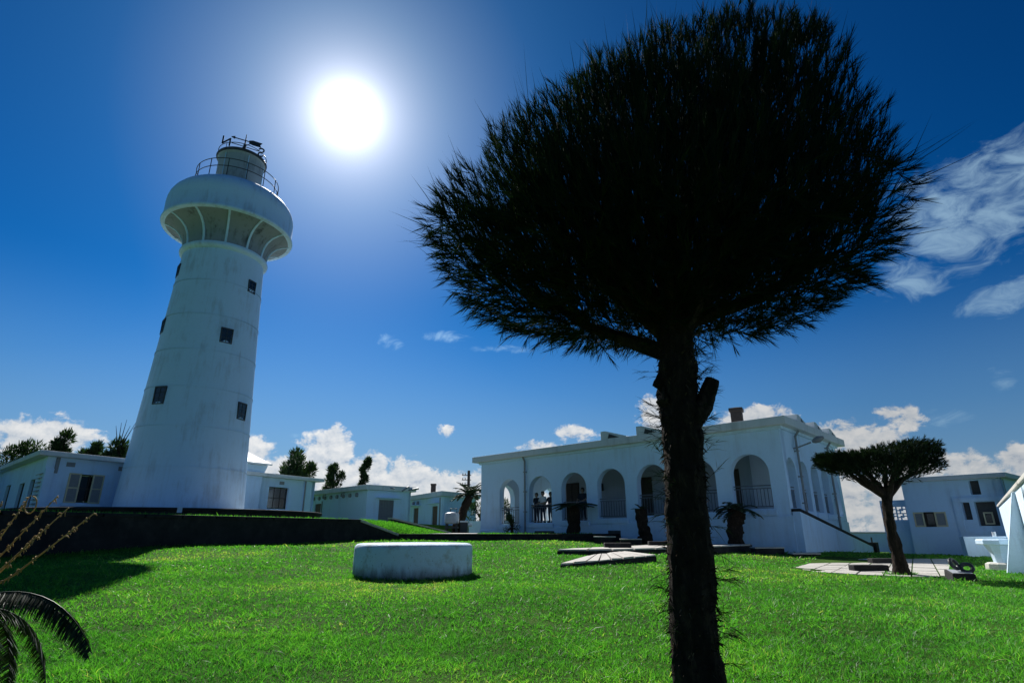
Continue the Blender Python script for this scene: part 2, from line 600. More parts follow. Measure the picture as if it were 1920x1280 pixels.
def lawn_fn(T, b, tc):
    p = pos(T)
    n = T.noise(p, 1.1, 4, .6)
    f = T.noise(T.vm('MULTIPLY', p, (1, .6, 1)), 42, 5, .7)
    c = T.ramp(T.m('ADD', T.m('MULTIPLY', n, .5), T.m('MULTIPLY', f, .55)), [(.30, (.022, .045, .010)), (.52, (.05, .12, .014)), (.75, (.10, .20, .02))])
    T.l.new(c, b.inputs['Base Color'])
    bump(T, b, f, 1.0, .05)


M['lawn'] = material('lawn_ground', lawn_fn, .95, .05)


def sea_fn(T, b, tc):
    b.inputs['Base Color'].default_value = (.012, .05, .11, 1)
    b.inputs['Roughness'].default_value = .18
    bump(T, b, T.noise(pos(T), .08, 6, .6), .6, 1.2)


M['sea'] = material('sea_water', sea_fn, .2, .5)

# ------------------------------------------------------------------ ground
GP = np.array([(0, 0, 0), (0, 3.5, 0), (-4, 3.5, .05), (4, 3.5, 0), (-1.9, 11.1, .15), (-8, 12, .35), (-9.4, 18.5, .56), (-6.4, 25, .60), (-5.2, 28, .60),
               (1, 27.5, .60), (4, 28.6, .54), (7, 25.5, .38), (11, 23, .18), (8.6, 13.6, .05), (9, 17, .04), (14, 17, .03), (12, 10, .03), (13, 21, .05), (19, 31, -.2),
               (4, 18, .32), (0, 18, .38), (25, 20, -.1), (25, 40, -.3), (-14, 6, .3), (6, 8, 0.05), (0, -15, 0), (-25, -10, .2), (25, -5, 0), (-25, 20, .5),
               (0, 45, .4), (-25, 50, .5), (40, 60, -.5)], float)


def G(x, y):
    x = np.asarray(x, float); y = np.asarray(y, float)
    d2 = (x[..., None] - GP[:, 0]) ** 2 + (y[..., None] - GP[:, 1]) ** 2 + .6
    w = 1 / d2 ** 1.35
    return (w * GP[:, 2]).sum(-1) / w.sum(-1)


def g1(x, y):
    return float(G(np.array(x), np.array(y)))


def make_ground():
    xs = np.concatenate([[-900, -500, -260, -140, -90], np.arange(-60, 61, 1.0), [90, 140, 260, 500, 900]])
    ys = np.concatenate([[-500, -260, -140, -90], np.arange(-40, 71, 1.0), [80, 95, 120, 180, 300]])
    X, Y = np.meshgrid(xs, ys)
    Z = G(X, Y)
    dist = np.maximum(0, np.maximum(Y - 72, np.maximum(X - 60, 0)))
    Z = Z - np.minimum(45, dist * .55)
    n, m = X.shape
    v = np.stack([X.ravel(), Y.ravel(), Z.ravel()], 1)
    f = [(i * m + j, i * m + j + 1, (i + 1) * m + j + 1, (i + 1) * m + j) for i in range(n - 1) for j in range(m - 1)]
    mb = MB(); mb.v = [tuple(p) for p in v]; mb.f = f
    return mb.build('ground', M['lawn'], smooth=True, kind='structure')


make_ground()
mb = MB(); mb.add([(-40000, -3000, -32), (40000, -3000, -32), (40000, 45000, -32), (-40000, 45000, -32)], [(0, 1, 2, 3)])
mb.build('sea', M['sea'], kind='structure')

# raised terrace of the lighthouse (lawn on top, dark stone retaining wall in front)
TW = [(-17.6, 3.2), (-12.07, 14.0), (-9.5, 19.0), (-6.4, 25.0)]          # line of the retaining wall
poly = TW + [(-6.1, 31.0), (-5.8, 44.0), (-3.0, 70.0), (-70, 70), (-70, 3.2)]
mb = MB(); mb.prism(poly, -1.0, 1.43); mb.build('terrace', M['lawn'], kind='structure')
# grass bank that falls from the terrace to the low forecourt
mb = MB()
BKA, BKB, BKC, BKD = Vector((-6.4, 25, 1.435)), Vector((-5.35, 28, .845)), Vector((-6.2, 31.05, 1.40)), Vector((-3.75, 36, .845))
N = 8
for i in range(N + 1):
    for j in range(N + 1):
        p = BKA.lerp(BKB, i / N).lerp(BKC.lerp(BKD, i / N), j / N)
        mb.v.append((p.x, p.y, p.z + .05 * math.sin(i * 1.3 + j)))
for i in range(N):
    for j in range(N):
        a = i * (N + 1) + j
        mb.f.append((a, a + N + 1, a + N + 2, a + 1))
mb.build('grass_bank', M['lawn'], smooth=True, kind='structure')
# forecourt in front of the arcade, half a step above the lawn
FC = [(-5.35, 28.0), (1.0, 27.55), (4.2, 28.75), (5.4, 29.6), (4.0, 46), (-3.6, 46), (-3.7, 36)]
mb = MB(); mb.prism(FC, -1, .84); mb.build('forecourt', M['lawn'], kind='structure')


def wall_along(mb, line, tops, th, bot, side=1):
    """wall following a line of points; thickness to the left of travel"""
    for (p, q_), (ta, tb) in zip(zip(line, line[1:]), zip(tops, tops[1:])):
        d = (Vector(q_) - Vector(p)).normalized()
        n = Vector((-d.y, d.x)) * side * th
        mb.hexa([(p[0], p[1], bot), (q_[0], q_[1], bot), (q_[0] + n.x, q_[1] + n.y, bot), (p[0] + n.x, p[1] + n.y, bot),
                 (p[0], p[1], ta), (q_[0], q_[1], tb), (q_[0] + n.x, q_[1] + n.y, tb), (p[0] + n.x, p[1] + n.y, ta)])


# retaining wall: stone face with a cap of long coping stones
t = thing('retaining_wall', (-9.45, 18.9, .3), 'long dark stone retaining wall below the lighthouse, sloping down at its right end', 'wall')
off = lambda l, e: [(x + e * .89, y - e * .46) for x, y in l]
mb = MB(); wall_along(mb, off(TW, .06) + [(-5.30, 27.98)], [1.36, 1.36, 1.36, 1.36, .78], .3, -.2)
mb.build('wall_face', M['stone'], t)
full = off(TW, .10) + [(-5.26, 27.98)]
ft = [1.46, 1.46, 1.46, 1.46, .875]
for (p, q_), (ta, tb) in zip(zip(full, full[1:]), zip(ft, ft[1:])):
    L = (Vector(q_) - Vector(p)).length
    k = max(1, round(L / 1.2))
    for i in range(k):
        a = Vector(p).lerp(Vector(q_), i / k + .004); b = Vector(p).lerp(Vector(q_), (i + 1) / k - .004)
        za, zb = ta + (tb - ta) * i / k, ta + (tb - ta) * (i + 1) / k
        d = (b - a).normalized(); n = Vector((-d.y, d.x)) * .38
        m2 = MB().hexa([(a.x, a.y, za - .10), (b.x, b.y, zb - .10), (b.x + n.x, b.y + n.y, zb - .10), (a.x + n.x, a.y + n.y, za - .10),
                        (a.x, a.y, za), (b.x, b.y, zb), (b.x + n.x, b.y + n.y, zb), (a.x + n.x, a.y + n.y, za)])
        m2.build('coping_stone', M['concrete'] if tb < 1.4 else M['stone'], t, bevel=.012)
# second sloping wall behind the bank
t = thing('sloping_wall', (-5, 33.5, .8), 'dark sloping side wall with pale coping behind the grass bank', 'wall')
SW = [(-6.24, 31.0), (-3.7, 36.0)]
mb = MB(); wall_along(mb, SW, [1.58, .86], .25, .3); mb.build('wall_face', M['stone'], t)
m2 = MB()
a, b = Vector((-6.22, 30.98)), Vector((-3.66, 36.05)); n = Vector((-.89, .456)) * .31
m2.hexa([(a.x, a.y, 1.585), (b.x, b.y, .865), (b.x + n.x, b.y + n.y, .865), (a.x + n.x, a.y + n.y, 1.585),
         (a.x, a.y, 1.66), (b.x, b.y, .94), (b.x + n.x, b.y + n.y, .94), (a.x + n.x, a.y + n.y, 1.66)])
m2.build('coping', M['concrete'], t)
# low wall along the forecourt
t = thing('low_wall', (-.5, 27.6, .5), 'low dark stone kerb wall between the lawn and the forecourt of the arcade', 'wall')
LW = [(-5.34, 27.96), (1.0, 27.5), (4.25, 28.72), (5.5, 29.6)]
mb = MB(); wall_along(mb, LW, [.80] * 4, .3, -.1); mb.build('wall_face', M['stone'], t)
for (p, q_) in zip(LW, LW[1:]):
    L = (Vector(q_) - Vector(p)).length; k = max(1, round(L / 1.1))
    for i in range(k):
        a = Vector(p).lerp(Vector(q_), i / k + .004); b = Vector(p).lerp(Vector(q_), (i + 1) / k - .004)
        d = (b - a).normalized(); n = Vector((-d.y, d.x)) * .35; e = Vector((d.y, -d.x)) * .03
        a += e; b += e
        MB().prism([a, b, b + n, a + n], .805, .875).build('coping_stone', M['stone'], t, bevel=.01)
# pale landing on the forecourt
mb = MB(); mb.prism([(-3.9, 28.1), (-1.7, 28.0), (-1.9, 36), (-3.4, 36)], .6, .885)
mb.build('landing', M['paving'], kind='structure')

# ------------------------------------------------------------------ lighthouse
TX, TY, TZ = -16.77, 30.0, 1.9
cdir = Vector((16.77, -30.0)).normalized()       # towards the viewer
rdir = Vector((-cdir.y, cdir.x))                 # to the viewer's right
A0 = math.atan2(cdir.y, cdir.x)

t = thing('lighthouse_plinth', (TX, TY, 1.3), 'low round dark stone plinth that the lighthouse stands on', 'plinth')
MB().lathe(TX, TY, [(6.75, 1.0), (6.75, 1.86)], 96).build('plinth_wall', M['stone'], t, smooth=True)
MB().lathe(TX, TY, [(6.3, 1.90), (6.82, 1.90), (6.84, 1.885), (6.84, 1.80), (6.75, 1.79)], 96).build('rim', M['stone'], t, smooth=True)
MB().lathe(TX, TY, [(0.02, 1.895), (6.31, 1.895)], 96).build('paved_top', M['concrete'], t)
# drain slot in the plinth rim
fr = frame((TX + cdir.x * 6.86, TY + cdir.y * 6.86), rdir, cdir)
MB().fbox(fr, -.12, .06, -.06, .01, 1.70, 1.92).build('drain_block', M['rough_white'], t)

lh = thing('lighthouse', (TX, TY, TZ), 'tall white lighthouse with flared gallery, railing and weather vane', 'lighthouse')
Z0, ZN = TZ, 15.75
R0, RN = 2.93, 2.13
def shaft_r(z):
    u = (z - Z0) / (ZN - Z0)
    return R0 + (RN - R0) * (u * .90 + .10 * (1 - (1 - u) ** 2))
NS = 7
for i in range(NS):
    za, zb = Z0 + (ZN - Z0) * i / NS, Z0 + (ZN - Z0) * (i + 1) / NS
    prof = [(shaft_r(za) + .022, za), (shaft_r(za) + .022, za + .04)]
    prof += [(shaft_r(z), z) for z in np.linspace(za + .045, zb, 7)]
    MB().lathe(TX, TY, prof, 128).build('shaft_section', M['tower'], lh, smooth=True)
# cornice under the gallery
MB().lathe(TX, TY, [(2.10, 15.70), (2.22, 15.74), (2.30, 15.82), (2.33, 15.92), (2.30, 16.02), (2.20, 16.06), (2.20, 16.10)], 96).build('cornice', M['tower'], lh, smooth=True)
# flared underside: 12 stained panels between ribs
flare = [(2.16, 16.06), (2.18, 16.35), (2.26, 16.70), (2.42, 17.02), (2.68, 17.28), (3.02, 17.46), (3.42, 17.56)]
seg_a = 2 * math.pi / 12
pan = MB(); pan.lathe(0, 0, flare, 10, R(1.1), seg_a - R(1.1))
first = None
rib = MB()
w_ = .055
prof2 = [(r + .055, z - .02) for r, z in flare]
for (r, z), (r2, z2) in zip(flare, prof2):
    rib.v += [(r - .02, -w_, z), (r - .02, w_, z), (r2, w_, z2), (r2, -w_, z2)]
for i in range(len(flare) - 1):
    a = i * 4
    for k in range(4):
        k2 = (k + 1) % 4
        rib.f.append((a + k, a + k2, a + 4 + k2, a + 4 + k))
m_pan = m_rib = None
for k in range(12):
    ang = A0 + R(-3) + k * seg_a
    if m_pan is None:
        save = [list(pan.v), list(rib.v)]
        pan.v = [(x + TX, y + TY, z) for x, y, z in pan.v]
        rib.v = [(x + TX, y + TY, z) for x, y, z in rib.v]
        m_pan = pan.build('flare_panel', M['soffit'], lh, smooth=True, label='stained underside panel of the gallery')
        m_rib = rib.build('rib', M['tower'], lh, smooth=True)
        m_pan.rotation_euler = (0, 0, ang); m_rib.rotation_euler = (0, 0, ang)
    else:
        dup(m_pan, lh, rot=(0, 0, ang)); dup(m_rib, lh, rot=(0, 0, ang))
# closed gallery shell with rounded shoulder
shell = [(2.5, 17.55), (3.42, 17.52), (3.50, 17.55), (3.53, 17.62), (3.50, 17.72), (3.44, 17.80), (3.44, 18.70), (3.42, 18.95), (3.36, 19.20), (3.24, 19.45), (3.04, 19.70), (2.80, 19.90), (2.55, 20.07), (2.36, 20.18), (2.30, 20.20), (0.5, 20.21)]
MB().lathe(TX, TY, shell, 128).build('gallery_shell', M['tower'], lh, smooth=True)
# gallery railing
rail_r = 2.28
for i, zz in enumerate((20.85, 21.35)):
    MB().ring((TX, TY, zz), rail_r, .024, 72, 6).build('rail_hoop', M['iron'], lh, smooth=True)
post0 = None
for k in range(14):
    a = A0 + R(9) + k * 2 * math.pi / 14
    if post0 is None:
        post0 = MB().tube([(TX, TY, 20.19), (TX, TY, 21.37)], .026, 6).build('rail_post', M['iron'], lh, smooth=True)
        post0.location = (rail_r * math.cos(a), rail_r * math.sin(a), 0)
    else:
        dup(post0, lh, loc=(rail_r * math.cos(a), rail_r * math.sin(a), 0))
# lantern room: plated drum with a drip edge and a domed cap
MB().lathe(TX, TY, [(1.32, 20.2), (1.32, 20.5), (1.27, 20.55), (1.27, 22.45), (1.30, 22.55), (1.36, 22.62)], 64).build('lantern_drum', M['lantern'], lh, smooth=True)
MB().lathe(TX, TY, [(1.30, 22.62), (1.42, 22.64), (1.44, 22.72), (1.40, 22.80), (1.28, 22.84), (.9, 23.02), (.5, 23.14), (.22, 23.20), (.20, 23.34), (.10, 23.40), (.001, 23.42)], 64).build('lantern_roof', M['iron'], lh, smooth=True)
for k in range(6):
    a = A0 + R(15) + k * R(60)
    d = Vector((math.cos(a), math.sin(a)))
    MB().tube([(TX + d.x * 1.29, TY + d.y * 1.29, 20.55), (TX + d.x * 1.29, TY + d.y * 1.29, 22.5)], .025, 6).build('glazing_bar', M['tower'], lh)
MB().ring((TX, TY, 23.12), 1.36, .022, 64, 6).build('roof_hoop', M['iron'], lh, smooth=True)
p0 = None
for k in range(8):
    a = A0 + k * R(45)
    p = (1.36 * math.cos(a), 1.36 * math.sin(a), 0)
    if p0 is None:
        p0 = MB().tube([(TX, TY, 22.75), (TX, TY, 23.12)], .018, 6).build('hoop_post', M['iron'], lh); p0.location = p
    else:
        dup(p0, lh, loc=p)
# weather vane: pole, arms with N and S seen from behind, arrow with a forked tail
vane = MB().tube([(TX, TY, 23.35), (TX, TY, 24.0), (TX, TY, 24.75)], [.06, .045, .02], 8).tube([(TX, TY, 23.75), (TX, TY, 23.95)], .09, 8)
vane = vane.build('weather_vane', M['iron'], lh, smooth=True)
va = (rdir + cdir * .15).normalized()
def vp(s, z, t=0): return (TX + va.x * s + cdir.x * t, TY + va.y * s + cdir.y * t, z)
MB().tube([vp(-.85, 23.95), vp(.85, 23.72)], .025, 6).tube([vp(-.3, 23.9, -.5), vp(.3, 23.8, .5)], .022, 6).build('compass_arms', M['iron'], vane)
def stroke(pts, w, t0=-.02, t1=.02):
    mb = MB()
    for (a, b) in zip(pts, pts[1:]):
        a = Vector(a); b = Vector(b); d = (b - a).normalized(); n = Vector((-d.y, d.x)) * w / 2; e = d * w * .35
        q_ = [a - n - e, b - n + e, b + n + e, a + n - e]
        v = [vp(p.x, p.y, t1) for p in q_] + [vp(p.x, p.y, t0) for p in q_]
        mb.add(v, [(0, 1, 2, 3), (7, 6, 5, 4), (1, 0, 4, 5), (2, 1, 5, 6), (3, 2, 6, 7), (0, 3, 7, 4)])
    return mb
nx, nz = -1.05, 23.98
stroke([(nx - .2, nz + .30), (nx - .2, nz - .2), (nx + .2, nz + .22), (nx + .2, nz - .28)], .09).build('letter_north', M['iron'], vane)
sx, sz = .98, 23.66
S_ = [(math.cos(a) * .15, .15 + math.sin(a) * .14) for a in np.linspace(math.pi * .85, -math.pi * .45, 9)] + [(math.cos(a) * .15, -.15 + math.sin(a) * .14) for a in np.linspace(math.pi * .55, math.pi * 1.85, 9)]
stroke([(sx + x, sz + z) for x, z in S_], .08).build('letter_south', M['iron'], vane)
stroke([(-.72, 24.36), (.25, 24.26)], .05).build('arrow_shaft', M['iron'], vane)
pl = [(.22, 24.14), (.42, 24.06), (.95, 24.00), (.86, 24.15), (.98, 24.32), (.42, 24.40), (.2, 24.34)]
mb = MB(); n_ = len(pl)
mb.add([vp(s, z, .015) for s, z in pl] + [vp(s, z, -.015) for s, z in pl], [tuple(range(n_)), tuple(range(2 * n_ - 1, n_ - 1, -1))] + [((i + 1) % n_, i, n_ + i, n_ + (i + 1) % n_) for i in range(n_)])
mb.build('arrow_tail', M['iron'], vane)
stroke([(-.80, 24.37), (-.62, 24.44), (-.62, 24.29), (-.80, 24.37)], .04).build('arrow_head', M['iron'], vane)

# windows of the shaft: dark panes in iron frames
for (phi, z, w, h) in ((17, 10.75, .52, .72), (-43, 7.35, .56, .80), (50, 6.95, .56, .80), (45, 14.0, .46, .62), (-78, 11.3, .5, .7), (-78, 14.6, .46, .62)):
    d = cdir * math.cos(R(phi)) + rdir * math.sin(R(phi))
    rr = shaft_r(z)
    slope = (shaft_r(z + .5) - shaft_r(z - .5))
    P0 = Vector((TX, TY))
    fr = frame((TX + d.x * rr, TY + d.y * rr), (-d.y, d.x), d)
    hw, hh = w / 2, h / 2
    t1 = .02 + abs(slope) * h / 2
    sag = rr - math.sqrt(rr * rr - hw * hw)
    t0 = -.14
    # reveal frame: four bars round a sunk opening, standing slightly proud of the shell
    fmb = MB()
    for (a, b, c, e) in ((-hw - .05, hw + .05, hh, hh + .05), (-hw - .05, hw + .05, -hh - .05, -hh), (-hw - .05, -hw, -hh, hh), (hw, hw + .05, -hh, hh)):
        fmb.fbox(fr, a, b, t0, t1, z + c, z + e)
    for cx in (0,):
        fmb.fbox(fr, cx - .018, cx + .018, t0, t1 - .012, z - hh, z + hh)
    for cz in (-hh / 3, hh / 3):
        fmb.fbox(fr, -hw, hw, t0, t1 - .016, z + cz - .015, z + cz + .015)
    win = fmb.build('window', M['iron'], lh)
    for i in range(2):
        for j in range(3):
            a = -hw + i * hw + .018; b = a + hw - .036
            c = -hh + j * h / 3 + .016; e = c + h / 3 - .032
            MB().fbox(fr, a, b, t0, t1 - .026, z + c, z + e).build('pane', M['glass'], win)

# ------------------------------------------------------------------ keeper's house behind the tower
def window_set(fr, s0, s1, z0, z1, parent, depth=.12, cols=2, rows=2, fmat='darkwood', glass='glass'):
    """frame bars with panes sunk in the opening"""
    mb = MB()
    b = .05
    for (a, c, e, f) in ((s0, s1, z0, z0 + b), (s0, s1, z1 - b, z1), (s0, s0 + b, z0 + b, z1 - b), (s1 - b, s1, z0 + b, z1 - b)):
        mb.fbox(fr, a, c, -depth - .05, -depth, e, f)
    W, H = s1 - s0 - 2 * b, z1 - z0 - 2 * b
    for i in range(1, cols):
        x = s0 + b + W * i / cols
        mb.fbox(fr, x - .02, x + .02, -depth - .045, -depth - .005, z0 + b, z1 - b)
    for j in range(1, rows):
        y = z0 + b + H * j / rows
        mb.fbox(fr, s0 + b, s1 - b, -depth - .042, -depth - .008, y - .02, y + .02)
    w = mb.build('window', M[fmat], parent)
    for i in range(cols):
        for j in range(rows):
            a, c = s0 + b + W * i / cols, z0 + b + H * j / rows
            MB().fbox(fr, a + .021, a + W / cols - .021, -depth - .035, -depth - .02, c + .021, c + H / rows - .021).build('pane', M[glass], w)
    return w


def shutter(fr, s0, s1, z0, z1, parent, t=.02, mat='cream', rows=2):
    mb = MB(); b = .06
    for (a, c, e, f) in ((s0, s1, z0, z0 + b), (s0, s1, z1 - b, z1), (s0, s0 + b, z0 + b, z1 - b), (s1 - b, s1, z0 + b, z1 - b)):
        mb.fbox(fr, a, c, t, t + .045, e, f)
    for j in range(1, rows):
        y = z0 + (z1 - z0) * j / rows
        mb.fbox(fr, s0 + b, s1 - b, t + .002, t + .043, y - .03, y + .03)
    sh = mb.build('shutter', M[mat], parent)
    lm = MB()
    n = int((z1 - z0 - 2 * b) / .06)
    for i in range(n):
        z = z0 + b + (i + .5) * (z1 - z0 - 2 * b) / n
        lm.add([fr(s0 + b, t + .004, z + .028), fr(s1 - b, t + .004, z + .028), fr(s1 - b, t + .036, z - .026), fr(s0 + b, t + .036, z - .026)], [(3, 2, 1, 0)])
        lm.add([fr(s0 + b, t + .004, z + .018), fr(s1 - b, t + .004, z + .018), fr(s1 - b, t + .036, z - .036), fr(s0 + b, t + .036, z - .036)], [(0, 1, 2, 3)])
    lm.build('louvres', M['louvre'], sh, kind='stuff')
    return sh


hd = Vector((.465, .885)).normalized()           # along the house front
hn = Vector((hd.y, -hd.x))
HP = (-21.5, 26.7)
fh = frame(HP, hd, hn)
HL = 16.4
house = thing('keeper_house', (HP[0], HP[1], 1.4), "long low white keeper's house with flat roof behind the lighthouse", 'house')
ZB, ZR = 1.3, 4.28
fv = lambda x, y: None
hw1 = (1.05, 2.55, 2.28, 3.60)      # window left of the tower
hw2 = (12.55, 14.15, 2.35, 3.72)    # window right of the tower
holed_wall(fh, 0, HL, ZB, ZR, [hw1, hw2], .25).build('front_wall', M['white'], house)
ld = Vector((-.744, .668)).normalized()
ln = Vector((-ld.y, ld.x))
fl = frame(HP, -ld, Vector((-.668, -.744)))      # left wing wall, s runs towards the corner (negative = away)
wingh = [(-2.6, -1.55, 1.95, 3.35), (-5.3, -4.0, 1.6, 3.3), (-9.2, -7.9, 1.9, 3.4)]
holed_wall(fl, -12, 0, ZB, ZR, wingh, .25).build('wing_wall', M['white'], house)
for h in wingh:
    window_set(fl, h[0], h[1], h[2], h[3], house, cols=2, rows=3)
# back and end walls, so the house is a closed block
bk = [fh(HL, 0, 0), fh(HL, -6, 0), fl(-12, 0, 0)]
e1 = frame(fh(HL, 0, 0)[:2], -hn, hd)
holed_wall(e1, 0, 6, ZB, ZR, [], .25).build('end_wall', M['white'], house)
e2 = frame(fl(-12, 0, 0)[:2], (ld.y, -ld.x), ld)
holed_wall(e2, -6, 0, ZB, ZR, [], .25).build('end_wall', M['white'], house)
# roof slab with fascia: L shaped, one overhang along both fronts
def off_corner(e):
    # corner moved out by e from both fronts
    a = Vector(fh(0, e, 0)[:2]); b = Vector(fl(0, e, 0)[:2])
    d1, d2 = hd, -ld
    M2 = Matrix(((d1.x, -d2.x), (d1.y, -d2.y)))
    s, _ = M2.inverted() @ (b - a)
    return a + d1 * s
oc = off_corner(.42); ic = off_corner(-6.2)
roofp = [oc, Vector(fh(HL + .45, .42, 0)[:2]), Vector(fh(HL + .45, -6.2, 0)[:2]), ic, Vector(fl(-12.4, -6.2, 0)[:2]), Vector(fl(-12.4, .42, 0)[:2])]
MB().prism(roofp, ZR, ZR + .22).build('roof', M['roofconc'], house, bevel=.02)
window_set(fh, hw1[0] + .0, hw1[1], hw1[2], hw1[3], house, cols=3, rows=2, depth=.14)
shutter(fh, hw1[0] - .02, hw1[0] + .50, hw1[2] - .02, hw1[3] + .02, house)
shutter(fh, hw1[1] - .48, hw1[1] + .04, hw1[2] - .02, hw1[3] + .02, house)
window_set(fh, hw2[0], hw2[1], hw2[2], hw2[3], house, cols=3, rows=2, depth=.14)
for (a, b, c, d) in ((hw1[0] - .12, hw1[1] + .12, hw1[2] - .16, hw1[2] - .05), (hw2[0] - .1, hw2[1] + .1, hw2[2] - .14, hw2[2] - .03)):
    MB().fbox(fh, a, b, .003, .10, c, d).build('window_sill', M['white'], house, bevel=.01)
# thin cut line panels beside the windows
for (a, b, c, d) in ((2.72, 3.15, 2.25, 3.62), (14.35, 14.85, 2.3, 3.75)):
    MB().fbox(fh, a, b, .003, .022, c, d).build('shutter_panel', M['white'], house)
for s in (1.0, 3.35, 13.5):
    mbv = MB().fbox(fh, s - .18, s + .18, .003, .03, 3.90, 4.10)
    vt = mbv.build('vent', M['pipe'], house)
    for k in range(3):
        MB().fbox(fh, s - .15, s + .15, .031, .05, 3.92 + k * .06, 3.95 + k * .06).build('slat', M['pipe'], vt)
# corner pier and stacked louvre slats on the wing side of the corner
MB().fbox(fh, .003, .34, .003, .10, ZB, 3.75).build('corner_pier', M['white'], house)
MB().fbox(fh, .36, .50, .003, .07, 3.55, 4.27).build('bracket', M['pipe'], house)
for k in range(11):
    z = 1.55 + k * .19
    MB().hexa([fl(-.85, .14, z), fl(-.05, .14, z), fl(-.05, .004, z + .06), fl(-.85, .004, z + .06), fl(-.85, .14, z + .035), fl(-.05, .14, z + .035), fl(-.05, .004, z + .10), fl(-.85, .004, z + .10)]).build('slat', M['louvre'], house)
for s in (15.45,):
    MB().tube([fh(s, .10, 4.25), fh(s, .10, 1.9)], .055, 8).build('downpipe', M['pipe'], house, smooth=True)
    MB().fbox(fh, s - .05, s + .25, .003, .06, ZB, 4.27).build('corner_pier', M['white'], house)
for s in (-5.5, -7.6, -9.5):
    p = fl(s, -.6, 0)
    MB().lathe(p[0], p[1], [(.22, ZR + .2), (.22, ZR + .42), (.34, ZR + .46), (.30, ZR + .56), (.001, ZR + .62)], 14).build('roof_cowl', M['shiny_white'], house, smooth=True)
# taller lobby block between the house and the tower, with a bright pitched roof
lob = thing('lobby', (-16.3, 36.4, 1.4), 'narrow white lobby block with bright sloping roof beside the lighthouse', 'lobby')
holed_wall(fh, 8.6, 11.75, 1.35, 4.95, [], .25).build('wall', M['white'], lob)
fb = MB()
fb.hexa([fh(8.6, .25, 1.35), fh(11.7, .25, 1.35), fh(11.7, -3, 1.35), fh(8.6, -3, 1.35), fh(8.6, .25, 4.95), fh(11.7, .25, 4.95), fh(11.7, -3, 4.95), fh(8.6, -3, 4.95)])
fb.build('block', M['white'], lob)
rf = MB()
e0, e1_ = 8.3, 12.05
rf.hexa([fh(e0, .62, 4.96), fh(e1_, .62, 4.96), fh(e1_, -3.3, 4.96), fh(e0, -3.3, 4.96), fh(e0, .62, 5.06), fh(e1_, .62, 5.06), fh(e1_, -3.3, 5.06), fh(e0, -3.3, 5.06)])
rf.add([fh(e0, .60, 5.062), fh(e1_ - .02, .60, 5.062), fh(e1_ - .02, -3.2, 5.062), fh(e0, -3.2, 5.062), fh(e0, -1.3, 6.05), fh(e1_ - 1.1, -1.3, 6.05)],
       [(0, 1, 5, 4), (1, 2, 5), (2, 3, 4, 5), (3, 0, 4)])
rf.build('roof', M['glare_roof'], lob)
mb = MB().hexa([fh(11.70, .24, 4.2), fh(12.0, .24, 4.9), fh(12.0, -2.9, 4.9), fh(11.70, -2.9, 4.2), fh(11.70, .24, 4.958), fh(12.01, .24, 4.958), fh(12.01, -2.9, 4.958), fh(11.70, -2.9, 4.958)])
mb.build('eave_cove', M['white'], lob)
MB().tube([fh(9.9, .30, 4.9), fh(9.9, .30, 1.9)], .05, 8).build('downpipe', M['pipe'], lob, smooth=True)

# ------------------------------------------------------------------ two outbuildings
def wallbox(parent, c, dl, dr, Ll, Lr, zb, zt, holesL, holesR, over, rt):
    """corner c; left wall runs along dl, right wall along dr (both away from the corner)"""
    c = Vector(c); dl = Vector(dl).normalized(); dr = Vector(dr).normalized()
    nl = Vector((dl.y, -dl.x)); nl = nl if nl.dot(dr) < 0 else -nl
    nr = Vector((dr.y, -dr.x)); nr = nr if nr.dot(dl) < 0 else -nr
    fL = frame(c + dl * Ll, -dl, nl); fR = frame(c, dr, nr)
    holed_wall(fL, 0, Ll, zb, zt, [(Ll - b, Ll - a, z0, z1) for a, b, z0, z1 in holesL], .22).build('wall', M['white'], parent)
    holed_wall(fR, 0, Lr, zb, zt, holesR, .22).build('wall', M['white'], parent)
    fL2 = frame(c + dr * Lr + dl * Ll, dl * -1, dr); fR2 = frame(c + dl * Ll, dr, dl)
    holed_wall(fL2, 0, Ll, zb, zt, [], .22).build('wall', M['white'], parent)
    holed_wall(fR2, 0, Lr, zb, zt, [], .22).build('wall', M['white'], parent)
    o = over
    rp = [c - dl * o - dr * o, c - dl * o + dr * (Lr + o), c + dl * (Ll + o) + dr * (Lr + o), c + dl * (Ll + o) - dr * o]
    MB().prism(rp, zt, zt + rt).build('roof', M['roofconc'], parent, bevel=.02)
    return fL, fR


ob = thing('outbuilding', (-12.3, 50, 1.4), 'low white outbuilding with a row of round vents under its flat roof', 'outbuilding')
Ll = 12.2
fL, fR = wallbox(ob, (-12.3, 50), (-.66, .75), (.72, .69), Ll, 4.4, 1.2, 4.32, [(9.2, 10.6, 1.25, 3.5)], [(1.2, 2.7, 1.25, 3.55)], .35, .42)
def door(fr, s0, s1, z0, z1, parent, mat, planks=5):
    dd = MB().fbox(fr, s0, s1, -.16, -.12, z0, z1).build('door', M[mat], parent)
    n = planks; w = (s1 - s0) / n
    for i in range(n):
        MB().fbox(fr, s0 + i * w + .012, s0 + (i + 1) * w - .012, -.119, -.095, z0 + .03, z1 - .03).build('plank', M[mat], dd)
    return dd
door(fL, Ll - 10.6, Ll - 9.2, 1.25, 3.5, ob, 'brownwood'); door(fR, 1.2, 2.7, 1.25, 3.55, ob, 'greydoor')
MB().fbox(fR, .8, 3.2, .003, .5, 3.66, 3.74).build('door_hood', M['white'], ob)
for k in range(8):
    s = Ll - (10.9 - k * 1.30)
    z = 3.98
    pv = MB().tube([fL(s, .0, z), fL(s, .16, z)], .17, 14).build('vent_pipe', M['pipe'], ob, smooth=True)
    if k in (2, 5):
        MB().tube([fL(s, .16, z), fL(s, .30, z), fL(s + .25, .36, z + .22), fL(s + .75, .36, z + .24)], .06, 8).build('elbow', M['pipe'], pv, smooth=True)
